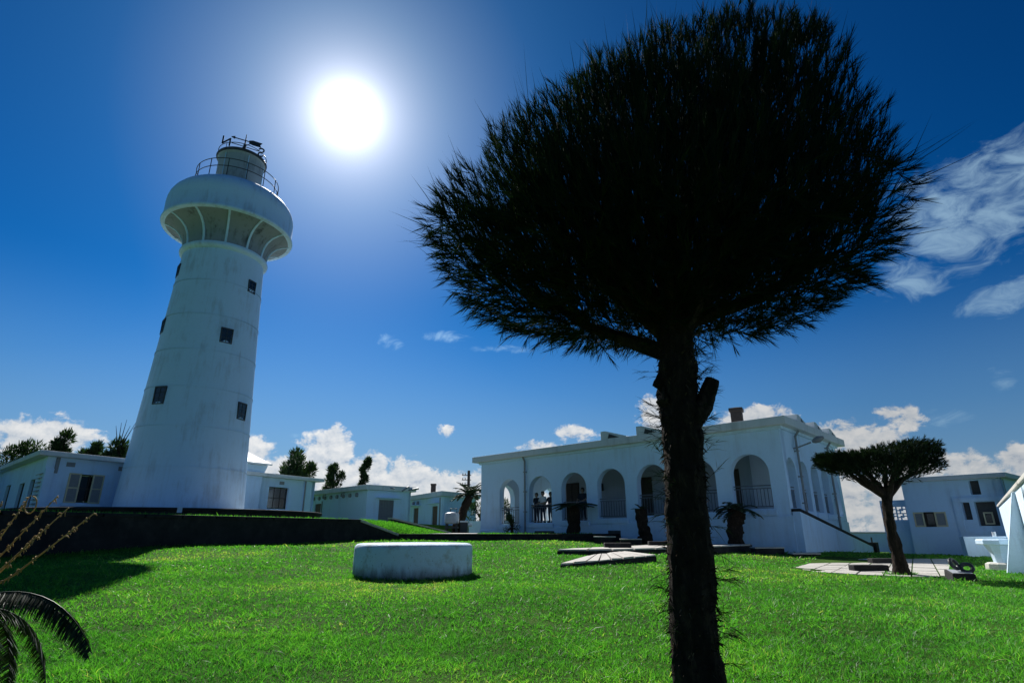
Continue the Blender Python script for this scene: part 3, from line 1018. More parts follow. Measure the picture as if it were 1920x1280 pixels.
MB().tube([fR(2.0, .36, 4.55), fR(2.3, .6, 4.5)], .05, 8).build('spout', M['pipe'], ob)
mbx = MB().tube([fR(3.9, .3, 4.45), fR(4.7, .75, 4.62)], .09, 8).tube([fR(3.2, .38, 4.35), fR(3.9, .38, 4.75)], .08, 8); mbx.build('roof_pipe', M['pipe'], ob)
MB().tube([fL(Ll - 8.9, .05, 1.3), fL(Ll - 8.9, .05, 3.7)], .05, 6).build('downpipe', M['pipe'], ob)

ob2 = thing('outbuilding', (-7.2, 61, 1.0), 'far white outbuilding with a dark chimney and two brown doors', 'outbuilding')
Ll2 = 11.6
fL, fR = wallbox(ob2, (-7.2, 61), (-.47, .88), (.53, .85), Ll2, 6.0, .6, 4.4, [(1.3, 2.9, .9, 3.5), (7.3, 9.0, .9, 3.5)], [], .5, .5)
door(fL, Ll2 - 2.9, Ll2 - 1.3, .9, 3.5, ob2, 'brownwood'); door(fL, Ll2 - 9.0, Ll2 - 7.3, .9, 3.5, ob2, 'brownwood')
MB().fbox(fL, Ll2 - 3.6, Ll2 - .7, .003, .6, 3.72, 3.82).build('door_hood', M['white'], ob2)
MB().fbox(fL, Ll2 - 9.8, Ll2 - 6.6, .003, .6, 3.70, 3.80).build('door_hood', M['white'], ob2)
for s in (Ll2 - 8.9, Ll2 - 7.4):
    MB().tube([fL(s, .0, 4.02), fL(s, .2, 4.02)], .2, 12).build('vent_pipe', M['pipe'], ob2, smooth=True)
MB().tube([fL(Ll2 - .35, .1, 4.3), fL(Ll2 - .35, .1, .9)], .08, 8).build('downpipe', M['pipe'], ob2, smooth=True)
p = fL(Ll2 - 5.2, -.9, 0)
ch = MB().lathe(p[0], p[1], [(.36, 4.8), (.36, 5.85), (.42, 5.88), (.42, 6.05), (.001, 6.06)], 4, math.pi / 4, math.pi / 4 + 2 * math.pi).build('chimney', M['darkwood'], ob2)

# utility pole beyond
t = thing('utility_pole', (-5.2, 70, .6), 'dark utility pole with crossarms rising behind the far outbuilding', 'pole')
MB().tube([(-5.2, 70, .4), (-5.2, 70, 7.9)], [.2, .16], 10).build('pole', M['darkwood'], t, smooth=True)
for z in (7.3, 6.75, 6.2):
    MB().box(-6.0, -4.9, 69.8, 69.86, z, z + .08).build('crossarm', M['darkwood'], t)
    for x in (-5.9, -5.6):
        MB().tube([(x, 69.83, z + .1), (x, 69.83, z + .26)], .05, 6).build('insulator', M['darkwood'], t)

# ------------------------------------------------------------------ arcaded building
ad = Vector((.737, -.676)).normalized()          # along the lawn front, left to right
an = Vector((-.676, -.737)).normalized()         # outward from the lawn front
a1 = Vector((-.16, 34.5))                        # axis of the leftmost arch
corner = a1 + ad * (14.06 + 1.47)
left_end = a1 - ad * 2.36
LF = (corner - left_end).length
fa = frame(left_end, ad, an)
rd = -an                                         # along the side front, away from the corner
rn = ad
fs = frame(corner, rd, rn)
SF = 8.45
arc = thing('arcade_building', (corner.x, corner.y, .2), 'white arcaded building with round arches, veranda railings and flat parapet roof', 'building')
lerp = lambda a, b, u: a + (b - a) * u
zroof = lambda s: lerp(5.0, 5.20, s / LF)
zsill = lambda s: lerp(1.34, 1.88, (s - 2.36) / 14.06)
zatop = lambda s: lerp(3.90, 4.16, (s - 2.36) / 14.06)
centers = [2.36 + 14.06 * i / 6 for i in range(7)]
AW = .83
fa_arches = [(c, AW if i else .78, zsill(c), zatop(c)) for i, c in enumerate(centers)]
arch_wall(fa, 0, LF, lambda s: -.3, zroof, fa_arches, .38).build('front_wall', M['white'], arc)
s_arches = [(.85 + 1.62 * i, .60, lerp(1.85, 1.72, i / 4), lerp(3.98, 3.86, i / 4)) for i in range(5)]
arch_wall(fs, .38, SF, lambda s: -.5, lambda s: 5.20, s_arches, .38).build('side_wall', M['white'], arc)
fe = frame(left_end, rd, -ad)                    # left end wall
arch_wall(fe, .38, 9.0, lambda s: -.3, lambda s: 5.0, [(1.85, .80, 1.36, 3.75), (6.2, .8, 1.36, 3.75)], .38).build('end_wall', M['white'], arc)
# veranda: floor, inner block, ceiling
VD = 3.3
def AP(s, t): return Vector(fa(s, -t, 0)[:2])
MB().prism([AP(.39, .39), AP(LF - .39, .39), AP(LF - .39, SF - .3), AP(.39, SF - .3)], [.2] * 4, [1.30, 1.78, 1.78, 1.30]).build('veranda_floor', M['concrete'], arc)
core = MB()
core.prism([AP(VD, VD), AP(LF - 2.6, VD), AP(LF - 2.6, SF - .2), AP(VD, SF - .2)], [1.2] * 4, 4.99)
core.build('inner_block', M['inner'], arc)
fc = frame(AP(0, VD), ad, an)
for (s, w, z0, z1) in ((4.55, .95, 1.5, 3.75), (9.4, 1.0, 1.6, 3.8), (14.2, 1.0, 1.7, 3.9)):
    dd = MB().fbox(fc, s - w / 2, s + w / 2, .003, .05, z0, z1).build('door', M['darkwood'], arc)
    for k in range(2):
        MB().fbox(fc, s - w / 2 + .06 + k * (w / 2 - .02), s - .04 + k * (w / 2), .051, .075, z0 + .1, z1 - .1).build('door_leaf', M['darkwood'], dd)
MB().fbox(fc, 6.45, 6.75, .003, .25, 3.2, 3.6).build('wall_lantern', M['iron'], arc)
MB().prism([AP(.2, .2), AP(LF - .2, .2), AP(LF - .2, SF), AP(.2, SF)], 4.992, [5.0, 5.19, 5.19, 5.0]).build('ceiling', M['white'], arc)
o = .42
rp = [AP(-o, -o), AP(LF + o, -o), AP(LF + o, SF + o), AP(-o, SF + o)]
zz = [5.02, 5.225, 5.225, 5.02]
MB().prism(rp, zz, [z + .34 for z in zz]).build('roof', M['roofconc'], arc, bevel=.02)
MB().prism([AP(-.12, -.12), AP(LF + .12, -.12), AP(LF + .12, SF + .1), AP(-.12, SF + .1)], [z - .12 for z in zz], [z - .002 for z in zz]).build('cornice', M['white'], arc)
# sills and plinth ledge
for i, (c, w, zs, zt) in enumerate(fa_arches):
    MB().fbox(fa, c - w - .12, c + w + .12, .003, .10, zs - .26, zs - .04).build('arch_sill', M['white'], arc, bevel=.015)
for (c, w, zs, zt) in s_arches:
    MB().fbox(fs, c - w - .10, c + w + .10, .003, .09, zs - .26, zs - .04).build('arch_sill', M['white'], arc, bevel=.015)
MB().hexa([fa(0, .05, -.3), fa(LF + .05, .05, -.3), fa(LF + .05, .001, -.3), fa(0, .001, -.3), fa(0, .05, 1.02), fa(LF + .05, .05, 1.58), fa(LF + .05, .001, 1.62), fa(0, .001, 1.06)]).build('plinth', M['white'], arc)
MB().fbox(fs, .003, SF, .001, .05, -.5, 1.42).build('plinth', M['white'], arc)
# veranda railings
def railing(fr, c, w, zs, h, parent, n):
    t = -.2
    rl = MB().fbox(fr, c - w, c + w, t - .02, t + .02, zs + h - .02, zs + h + .02).build('railing', M['bars'], parent)
    for z in (zs + .10, zs + h - .12):
        MB().fbox(fr, c - w, c + w, t - .016, t + .016, z - .018, z + .018).build('rail_bar', M['bars'], rl)
    b0 = None
    for k in range(n):
        s = c - w + 2 * w * (k + .5) / n
        if b0 is None:
            b0 = MB().fbox(fr, s - .011, s + .011, t - .011, t + .011, zs + .121, zs + h - .141).build('baluster', M['bars'], rl)
            s_0 = s
        else:
            d = fr.d * (s - s_0)
            dup(b0, rl, loc=(d.x, d.y, 0))
for i, (c, w, zs, zt) in enumerate(fa_arches):
    railing(fa, c, w - .002, zs, .95, arc, 11)
railing(fe, 1.85, .79, 1.36, .95, arc, 9)
for (c, w, zs, zt) in s_arches:
    railing(fs, c, w - .002, zs, .92, arc, 8)
# downpipes
def pipe(fr, s, z0, z1, parent, r=.05):
    pp = MB().tube([fr(s, .12, z1), fr(s, .12, z0)], r, 8).tube([fr(s, .12, z1 - .02), fr(s, .30, z1 + .22)], r, 8).build('downpipe', M['pipe'], parent, smooth=True)
    for z in np.arange(z0 + .5, z1, 1.1):
        MB().fbox(fr, s - .075, s + .075, .003, .185, z, z + .05).build('clip', M['pipe'], pp)
pipe(fa, 3.68, .4, 4.85, arc); pipe(fa, 12.9, .3, 4.98, arc); pipe(fs, 1.66, 1.6, 4.98, arc); pipe(fs, 6.55, 1.1, 4.98, arc)
# lamp on the side wall
lp = MB().tube([fs(1.5, .02, 4.42), fs(1.5, .25, 4.46), fs(1.55, .75, 4.62)], .035, 8).build('lamp_arm', M['pipe'], arc, smooth=True)
hd_ = Vector(fs(1.56, .80, 4.64)); ax_ = Vector((rn.x * .8, rn.y * .8, .25)).normalized()
MB().tube([hd_, hd_ + ax_ * .1, hd_ + ax_ * .3, hd_ + ax_ * .5], [.05, .11, .14, .05], 12).build('lamp_head', M['pipe'], lp, smooth=True)
# wedge ventilators standing on the parapet
def wedge(P, d, n, L, w, h, parent):
    fr = frame(P, d, n)
    z = P[2]
    v = [fr(0, 0, z), fr(.28, 0, z), fr(L, 0, z), fr(0, -w, z), fr(.28, -w, z), fr(L, -w, z), fr(0, 0, z + h), fr(.28, 0, z + h), fr(0, -w, z + h), fr(.28, -w, z + h), fr(L, 0, z + .06), fr(L, -w, z + .06)]
    b = MB().add(v, [(0, 1, 7, 6), (1, 2, 10, 7), (3, 8, 9, 4), (4, 9, 11, 5), (0, 6, 8, 3), (6, 7, 9, 8), (7, 10, 11, 9), (2, 5, 11, 10), (0, 3, 4, 1), (1, 4, 5, 2)])
    wv = b.build('roof_ventilator', M['roofconc'], parent)
    MB().add([fr(.42, .012, z + .03), fr(L * .75, .012, z + .03), fr(.5, .012, z + h * .62)], [(0, 1, 2)]).build('grille', M['iron'], wv)
for s in (9.2, 11.3):
    P_ = fa(s, .40, 0)
    wedge((P_[0], P_[1], 5.37 + .011 * s), ad, an, 1.5, 1.0, .42, arc)
for s in (1.4, 3.9, 6.3):
    P_ = fs(s, .40, 0)
    wedge((P_[0], P_[1], 5.567), rd, rn, 1.1, .9, .30, arc)
P_ = fa(15.4, -2.1, 0)
cm_ = MB().lathe(P_[0], P_[1], [(.36, 5.4), (.36, 6.45), (.44, 6.47), (.44, 6.62), (.001, 6.70)], 4, .3, .3 + 2 * math.pi).build('chimney', M['darkwood'], arc)
# vents and hatches near the ground
MB().fbox(fa, 9.15, 9.85, .052, .09, .62, 1.02).build('hatch', M['iron'], arc)
MB().fbox(fa, 4.4, 5.7, .052, .14, .85, 1.0).build('vent_hood', M['iron'], arc)
# outside stair along the side wall: sloping string wall with a dark cap
st = MB()
SL = 11.3
st.fpoly(fs, [(.01, -.6), (SL, -.6), (SL, .20), (.01, 1.74)], .052, .34)
sw = st.build('stair_wall', M['white'], arc)
MB().hexa([fs(0, .38, 1.742), fs(SL, .38, .205), fs(SL, .02, .205), fs(0, .02, 1.742), fs(0, .38, 1.85), fs(SL, .38, .31), fs(SL, .02, .31), fs(0, .02, 1.85)]).build('cap', M['stone'], sw)
MB().fbox(fs, SL + .002, SL + .55, .0, .5, -.6, .42).build('end_pier', M['stone'], sw)
MB().tube([fs(SL + .15, .3, .42), fs(SL + .15, .3, .68)], .04, 8).build('post', M['iron'], sw)
for k in range(7):      # treads behind the string wall
    MB().fbox(fs, .4 + k * 1.55, .4 + (k + 1) * 1.55, -.0 if k > 5 else .0, .051, -.5, 1.38 - k * .22).build('tread', M['concrete'], sw) if k > 5 else None

# ------------------------------------------------------------------ annex with lattice on the right, boundary walls
xd = Vector((.634, -.773)).normalized()
xn = Vector((-.773, -.634)).normalized()
RC = Vector((20.1, 24.0))
fx = frame(RC - xd * 3.6, xd, xn)
ann = thing('annex', (RC.x - 1.2, RC.y + 1.5, -.1), 'white flat-roofed annex with cream framed window at the right', 'building')
xh = [(.22, 1.45, 1.17, 1.79), (2.5, 2.85, 2.45, 3.02), (2.08, 2.36, 1.45, 2.15), (2.52, 3.22, 1.20, 2.15), (3.34, 3.55, 1.45, 2.15)]
holed_wall(fx, 0, 3.6, -.4, 3.08, xh, .3).build('front_wall', M['white'], ann)
MB().fbox(fx, 1.82, 3.62, .003, .09, 2.18, 2.34).build('lintel', M['white'], ann)
MB().fbox(fx, 1.82, 3.62, .003, .05, -.4, .98).build('plinth', M['white'], ann)
MB().fbox(fx, 1.80, 2.04, .003, .05, .99, 2.17).build('pier', M['white'], ann)
MB().fbox(fx, 0, 3.6, -.42, -.32, -.3, 3.05).build('inner_wall', M['room'], ann)
for (a, b) in ((.22, .62), (1.02, 1.45)):
    shutter(fx, a, b, 1.17, 1.79, ann, t=-.04, rows=1)
window_set(fx, .62, 1.02, 1.17, 1.79, ann, cols=1, rows=1)
window_set(fx, 2.72, 3.04, 1.26, 1.74, ann, cols=1, rows=1, fmat='cream', depth=.10)
fx2 = frame(RC, (-xn.x, -xn.y), xd)
holed_wall(fx2, 0, 4.2, -.4, 3.08, [], .3).build('side_wall', M['white'], ann)
MB().prism([Vector(fx(-.1, .25, 0)[:2]), Vector(fx(3.85, .25, 0)[:2]), Vector(fx(3.85, -4.3, 0)[:2]), Vector(fx(-.1, -4.3, 0)[:2])], 3.08, 3.28).build('roof', M['roofconc'], ann, bevel=.03)
# lattice screen wall joined to the annex
lat = thing('lattice_screen', (fx(-1.3, -.5, 0)[0], fx(-1.3, -.5, 0)[1], -.2), 'white screen wall pierced by a square meander lattice beside the annex', 'screen wall')
fx3 = frame(fx(-1.15, -.35, 0)[:2], xd, xn)
lh_ = (.21, 1.01, 1.46, 2.06)
holed_wall(fx3, 0, 1.14, -.4, 2.35, [lh_], .15).build('wall', M['white'], lat)
cw, chh = .40, .30
for i in range(2):
    for j in range(2):
        x0, z0 = lh_[0] + i * cw, lh_[2] + j * chh
        mb = MB()
        bw = .045
        for (a, b, c, d) in ((0, .62, .45, .45), (.62, .62, .45, 1.0), (.38, 1.0, .62, .62), (.38, .38, 0, .62), (0, .0, 0, 1), (0, 1, 0, 0)):
            xa, xb = x0 + a * cw, x0 + b * cw; za, zb = z0 + c * chh, z0 + d * chh
            mb.fbox(fx3, xa - bw / 2, xb + bw / 2, -.11 - .001 * (a * 10 + c), -.04 + .001 * (b * 7 + d * 3), za - bw / 2, zb + bw / 2)
        mb.build('lattice_block', M['white'], lat)
# boundary wall at the far side, top close to the horizon
t = thing('sea_wall', (20, 40, -.3), 'plain white boundary wall between the arcade stair and the annex', 'wall')
MB().hexa([(15.0, 41.0, -.8), (27.5, 38.0, -.8), (27.6, 38.3, -.8), (15.1, 41.3, -.8), (15.0, 41.0, .86), (27.5, 38.0, .86), (27.6, 38.3, .86), (15.1, 41.3, .86)]).build('wall', M['white'], t)
MB().hexa([(15.0, 40.94, .862), (27.5, 37.94, .862), (27.6, 38.36, .862), (15.1, 41.36, .862), (15.0, 40.94, .93), (27.5, 37.94, .93), (27.6, 38.36, .93), (15.1, 41.36, .93)]).build('coping', M['concrete'], t)
# tall near boundary wall with a buttress, running off to the right
wd = Vector((-.61, -.79)).normalized(); wn = Vector((-.79, .61)).normalized()
fw = frame((19.4, 23.6), wd, wn)
bw_ = thing('boundary_wall', (12.0, 14.1, 0), 'tall rough white boundary wall with capped top and buttress at the right edge', 'wall')
WLn = 24.0
MB().fbox(fw, 0, WLn, -.22, 0, -.4, 1.90).build('wall', M['rough_white'], bw_)
for k in range(12):
    a, b = k * 2.0 + .006, (k + 1) * 2.0 - .006
    MB().fbox(fw, a, b, -.27, .05, 1.903, 1.985).build('coping_stone', M['concrete'], bw_, bevel=.015)
for sb in (12.0,):
    mb = MB()
    mb.hexa([fw(sb - .16, .62, -.3), fw(sb + .16, .62, -.3), fw(sb + .16, .002, -.3), fw(sb - .16, .002, -.3),
             fw(sb - .12, .06, 1.88), fw(sb + .12, .06, 1.88), fw(sb + .12, .002, 1.88), fw(sb - .12, .002, 1.88)])
    mb.build('buttress', M['rough_white'], bw_, bevel=.02)
# low white wall and stone table
t = thing('garden_wall', (18.2, 23.1, -.1), 'short low white garden wall catching the light behind the stone table', 'wall')
MB().hexa([(17.3, 23.0, -.3), (19.3, 22.9, -.3), (19.3, 23.2, -.3), (17.35, 23.3, -.3), (17.25, 23.0, .80), (19.3, 22.9, .80), (19.3, 23.2, .80), (17.3, 23.3, .80)]).build('wall', M['rough_white'], t, bevel=.02)
MB().tube([(18.5, 23.05, .80), (18.5, 23.05, .97)], .06, 10).build('tap', M['shiny_white'], t)
tx, ty = 12.55, 15.6
t = thing('stone_table', (tx, ty, .03), 'white octagonal stone table on a tapered pedestal by the boundary wall', 'table')
MB().lathe(tx, ty, [(.001, .80), (.42, .80), (.45, .77), (.45, .68), (.40, .655), (.2, .65)], 8, .2, .2 + 2 * math.pi).build('tabletop', M['rough_white'], t)
MB().lathe(tx, ty, [(.30, .66), (.20, .45), (.17, .22), (.22, .12)], 8, .2, .2 + 2 * math.pi).build('pedestal', M['rough_white'], t)
MB().lathe(tx, ty, [(.001, .24), (.30, .235), (.36, .20), (.38, -.05)], 10).build('base', M['concrete'], t)

# ------------------------------------------------------------------ paving, slabs, round seat
random.seed(5)
pav = MB().prism([(6.8, 15.2), (8.0, 13.6), (9.28, 13.1), (15.3, 21.2), (11.1, 21.6)], -.3, .045)
pavo = pav.build('paving', M['asphalt'], kind='structure')
# square slabs laid in rows
p0 = Vector((6.8, 15.2)); pu = Vector((.558, .83)).normalized(); pv_ = Vector((.83, -.558)).normalized()
from_poly = [Vector(p) for p in [(6.8, 15.2), (8.0, 13.6), (9.28, 13.1), (15.3, 21.2), (11.1, 21.6)]]
def inpoly(p, poly):
    c = False
    n = len(poly)
    for i in range(n):
        a, b = poly[i], poly[(i + 1) % n]
        if (a[1] > p[1]) != (b[1] > p[1]) and p[0] < (b[0] - a[0]) * (p[1] - a[1]) / (b[1] - a[1]) + a[0]:
            c = not c
    return c
def clip_poly(sub, poly):
    # Sutherland-Hodgman against a convex polygon
    area = sum(poly[i][0] * poly[(i + 1) % len(poly)][1] - poly[(i + 1) % len(poly)][0] * poly[i][1] for i in range(len(poly)))
    sg = 1 if area > 0 else -1
    outp = sub
    for i in range(len(poly)):
        a, b = poly[i], poly[(i + 1) % len(poly)]
        inp, outp = outp, []
        f = lambda p: sg * ((b[0] - a[0]) * (p[1] - a[1]) - (b[1] - a[1]) * (p[0] - a[0]))
        for k in range(len(inp)):
            p, q_ = inp[k], inp[(k + 1) % len(inp)]
            fp, fq = f(p), f(q_)
            if fp >= 0:
                outp.append(p)
            if fp * fq < 0:
                outp.append(p + (q_ - p) * (fp / (fp - fq)))
        if not outp:
            return []
    return outp
TSZ = .52
for i in range(-14, 20):
    for j in range(-10, 14):
        c0 = p0 + pu * (i * TSZ) + pv_ * (j * TSZ)
        g_ = .016
        q4 = [c0 + pu * g_ + pv_ * g_, c0 + pv_ * (TSZ - g_) + pu * g_, c0 + pu * (TSZ - g_) + pv_ * (TSZ - g_), c0 + pu * (TSZ - g_) + pv_ * g_]
        cp = clip_poly(q4, from_poly)
        if len(cp) < 3:
            continue
        ar = abs(sum(cp[k].x * cp[(k + 1) % len(cp)].y - cp[(k + 1) % len(cp)].x * cp[k].y for k in range(len(cp)))) / 2
        if ar < .05:
            continue
        h = .075 + random.uniform(-.006, .006)
        mb = MB().prism([(p.x, p.y) for p in cp], .0, [h + random.uniform(-.004, .004) for _ in cp])
        mb.build('paving_slab', M['paving'], pavo)

def slab(name, pts, z, th, mat, label, cat, group=None, bev=.02):
    c = sum((Vector(p) for p in pts), Vector((0, 0))) / len(pts)
    o = MB().prism(pts, z - th, z).build(name, M[mat], origin=(c.x, c.y, z - th), bevel=bev)
    return tag(o, label, cat, group)

# concrete platform of long slabs in front of the arcade
plat = thing('platform', (4.0, 20.5, .2), 'low pale concrete platform across the lawn in front of the arcade', 'platform')
PF = [Vector(p) for p in ((1.3, 17.5), (2.4, 17.5), (5.1, 19.2), (9.35, 23.8))]      # front edge
PB = [Vector(p) for p in ((1.9, 18.7), (2.9, 19.7), (6.4, 24.6), (9.9, 24.9))]      # back edge
MB().prism(PF + PB[::-1], -.1, .455).build('edge', M['stone'], plat)
def along(line, u):
    L = [(b - a).length for a, b in zip(line, line[1:])]
    x = u * sum(L)
    for a, b, l in zip(line, line[1:], L):
        if x <= l + 1e-9:
            return a.lerp(b, x / l)
        x -= l
    return line[-1]
nb = 12
for i in range(nb):
    a, b = i / nb + .003, (i + 1) / nb - .003
    MB().prism([along(PF, a), along(PF, b), along(PB, b), along(PB, a)], .457, .50 + random.uniform(-.004, .004)).build('paving_slab', M['paving'], plat)
# ramp of narrow slabs leading up to it from the lawn
ramp = thing('ramp', (2.5, 15.7, .1), 'short pale ramp of narrow concrete slabs lying on the lawn below the platform', 'ramp')
RQ = [Vector((1.08, 13.7)), Vector((3.66, 15.4)), Vector((3.28, 17.6)), Vector((1.94, 15.9))]
rz = [.30, .43, .45, .38]
MB().prism(RQ, -.1, [z - .03 for z in rz]).build('edge', M['stone'], ramp)
nb = 8
for i in range(nb):
    a, b = i / nb + .008, (i + 1) / nb - .008
    pts = []
    for (u, (k0, k1)) in ((a, (0, 1)), (b, (0, 1)), (b, (3, 2)), (a, (3, 2))):
        pts.append((RQ[k0].lerp(RQ[k1], u), rz[k0] + (rz[k1] - rz[k0]) * u))
    MB().prism([p for p, z in pts], [z - .028 for p, z in pts], [z + .006 + random.uniform(-.012, .012) for p, z in pts]).build('paving_slab', M['paving'], ramp)
# stepping slabs of the path
for (x0, x1, y0, y1, z, lab) in ((3.55, 4.55, 26.2, 27.3, .78, 'pale stepping slab nearest the low kerb wall of the forecourt'),
                                 (4.55, 5.5, 25.4, 26.4, .69, 'pale stepping slab in front of the fourth arch'),
                                 (8.95, 10.1, 22.3, 23.2, .43, 'pale stepping slab just right of the platform end'),
                                 (9.9, 10.95, 21.4, 22.2, .26, 'lowest pale stepping slab, near the corner of the arcade')):
    pts = [(x0, y0), (x1, y0 + .1), (x1 + .1, y1), (x0 + .15, y1 - .05)]
    t = thing('stepping_slab', ((x0 + x1) / 2, (y0 + y1) / 2, z - .25), lab, 'paving slab', 'stepping slabs of the path')
    MB().prism(pts, z - .045, z).build('slab', M['paving'], t, bevel=.01)
    cx_, cy_ = (x0 + x1) / 2 + .06, (y0 + y1) / 2
    MB().prism([(cx_ + (px - cx_) * .96, cy_ + (py - cy_) * .96) for px, py in pts], z - .4, z - .046).build('bedding', M['stone'], t)
# dark stone tree-pit kerbs
for (x0, x1, y, z, lab) in ((2.95, 3.8, 19.2, .5, 'dark stone bench block at the left end of the platform'), (5.0, 5.8, 22.0, .5, 'dark stone bench block in the middle of the platform'),
                            (8.35, 9.2, 14.9, .07, 'dark stone block lying on the paving beside the small tree'), (10.9, 11.75, 18.4, .07, 'dark stone block at the back of the paving')):
    o_ = MB().box(x0, x1, y, y + .28, z - .02, z + .14).build('stone_block', M['stone'], origin=((x0 + x1) / 2, y + .14, z - .02), bevel=.02)
    tag(o_, lab, 'stone block', 'low dark stone blocks')
# block with two rings of heavy chain at the edge of the paving
cb = thing('mooring_block', (8.95, 12.2, 0), 'dark stone block topped by two heavy black chain links at the edge of the paving', 'block')
MB().hexa([(8.72, 12.15, -.1), (9.15, 12.05, -.1), (9.45, 12.7, -.1), (9.0, 12.8, -.1), (8.74, 12.17, .20), (9.13, 12.08, .20), (9.42, 12.68, .24), (9.02, 12.78, .24)]).build('stone', M['stone'], cb, bevel=.02)
MB().prism([(8.78, 12.2), (9.12, 12.12), (9.36, 12.64), (9.04, 12.72)], [.18] * 4, [.208, .208, .246, .246]).build('plate', M['tankmetal'], cb)
for (x, y, z, rx, rz_) in ((9.02, 12.45, .36, 62, 25), (9.20, 12.36, .29, 50, -35)):
    rg = MB().ring((0, 0, 0), .095, .036, 28, 10)
    mt = Matrix.Translation((x, y, z)) @ Matrix.Rotation(R(rz_), 4, 'Z') @ Matrix.Rotation(R(rx), 4, 'X')
    rg.v = [tuple(mt @ Vector(p)) for p in rg.v]
    rg.build('chain_link', M['iron'], cb, smooth=True)

# round whitewashed concrete seat on the lawn
sx_, sy_ = -1.97, 12.2
gz = .15
rs = 1.17
seat = MB().lathe(sx_, sy_, [(rs - .02, gz - .2), (rs, gz), (rs, gz + .52), (rs - .012, gz + .575), (rs - .05, gz + .605), (rs - .10, gz + .615), (.6, gz + .622), (.02, gz + .624)], 96).build('round_seat', M['seat'], origin=(sx_, sy_, gz - .05), smooth=True)
tag(seat, 'low round whitewashed concrete drum seat on the lawn', 'seat')

# machine and drums near the leaning palm
tk = thing('water_tank', (-3.75, 37.2, .85), 'small grey metal tank with a handle on a dark stand near the leaning palm', 'tank')
MB().lathe(-3.75, 37.2, [(.001, 1.42), (.40, 1.42), (.45, 1.47), (.45, 2.0), (.40, 2.06), (.12, 2.12), (.001, 2.13)], 24).build('drum', M['tankmetal'], tk, smooth=True)
MB().tube([(-3.85, 37.1, 2.05), (-3.85, 37.1, 2.32), (-3.45, 37.1, 2.32), (-3.45, 37.1, 2.02)], .03, 6).build('handle', M['iron'], tk)
for (dx, dy) in ((-.3, -.3), (.3, -.3), (-.3, .3), (.3, .3)):
    MB().box(-3.75 + dx - .05, -3.75 + dx + .05, 37.2 + dy - .05, 37.2 + dy + .05, .8, 1.44).build('leg', M['iron'], tk)
MB().box(-4.15, -3.35, 36.8, 37.6, 1.15, 1.25).build('stand_shelf', M['iron'], tk)
t = thing('pump_box', (-3.0, 37.0, .85), 'white and black pump box beside the metal tank', 'pump')
MB().box(-3.2, -2.75, 36.8, 37.2, .84, 1.5).build('case', M['iron'], t, bevel=.02)
MB().box(-3.22, -2.73, 36.78, 37.22, 1.502, 1.60).build('lid', M['shiny_white'], t, bevel=.02)
MB().tube([(-2.7, 36.9, 1.35), (-2.45, 36.9, 1.35)], .11, 14).build('motor', M['shiny_white'], t, smooth=True)
t = thing('boundary_wall', (-1.6, 47, .3), 'low grey wall with shrubs behind, left of the arcade', 'wall')
MB().box(-3.4, 4.0, 47, 47.25, .2, 1.75).build('wall', M['rough_white'], t)

# ------------------------------------------------------------------ foliage helpers
rng = np.random.default_rng(11)


def np_mesh(name, V, F3, rnd, mat, parent=None, origin=None, kind=None):
    """fast triangle mesh with a 'rnd' value per vertex"""
    base = WL[parent.name] if parent is not None else Vector((0, 0, 0))
    off = np.array(origin if origin is not None else base, float)
    me = bpy.data.meshes.new(name)
    n, k = len(V), len(F3)
    me.vertices.add(n)
    me.vertices.foreach_set('co', (np.asarray(V) - off).astype(np.float32).ravel())
    me.loops.add(k * 3)
    me.loops.foreach_set('vertex_index', np.asarray(F3, np.int32).ravel())
    me.polygons.add(k)
    me.polygons.foreach_set('loop_start', np.arange(0, k * 3, 3, dtype=np.int32))
    at_ = me.attributes.new('rnd', 'FLOAT', 'POINT')
    at_.data.foreach_set('value', np.asarray(rnd, np.float32))
    me.materials.append(mat)
    me.update(calc_edges=True)
    me.validate()
    o = bpy.data.objects.new(name, me)
    COL.objects.link(o)
    o.location = Vector(off) - (base if parent is not None else Vector((0, 0, 0)))
    if parent is not None:
        o.parent = parent
    WL[o.name] = Vector(off)
    if kind:
        o['kind'] = kind
    return o


def unit(a):
    return a / np.maximum(1e-9, np.linalg.norm(a, axis=-1, keepdims=True))


def strips(P, D, L, W, bend, rnd, tip=.15):
    """curved tapering blades: root P, direction D, length L, width W, bend vector. returns V,F,rnd (2 segments, 3 triangles)"""
    n = len(P)
    side = unit(np.cross(D, rng.normal(size=(n, 3))))
    L = L[:, None]; W = W[:, None]
    mid = P + D * L * .5 + bend * L * .22
    end = P + D * L * .95 + bend * L * .75
    V = np.stack([P - side * W * .5, P + side * W * .5, mid - side * W * .42, mid + side * W * .42, end], 1).reshape(-1, 3)
    b = (np.arange(n) * 5)[:, None]
    F = np.concatenate([b + [[0, 1, 3]], b + [[0, 3, 2]], b + [[2, 3, 4]]], 0)
    return V, F, np.repeat(rnd, 5)


def quads_leaf(P, D, L, W, rnd):
    """small pointed leaves as two triangles"""
    n = len(P)
    side = unit(np.cross(D, rng.normal(size=(n, 3))))
    L = L[:, None]; W = W[:, None]
    V = np.stack([P, P + D * L * .45 + side * W * .5, P + D * L, P + D * L * .45 - side * W * .5], 1).reshape(-1, 3)
    b = (np.arange(n) * 4)[:, None]
    F = np.concatenate([b + [[0, 1, 2]], b + [[0, 2, 3]]], 0)
    return V, F, np.repeat(rnd, 4)


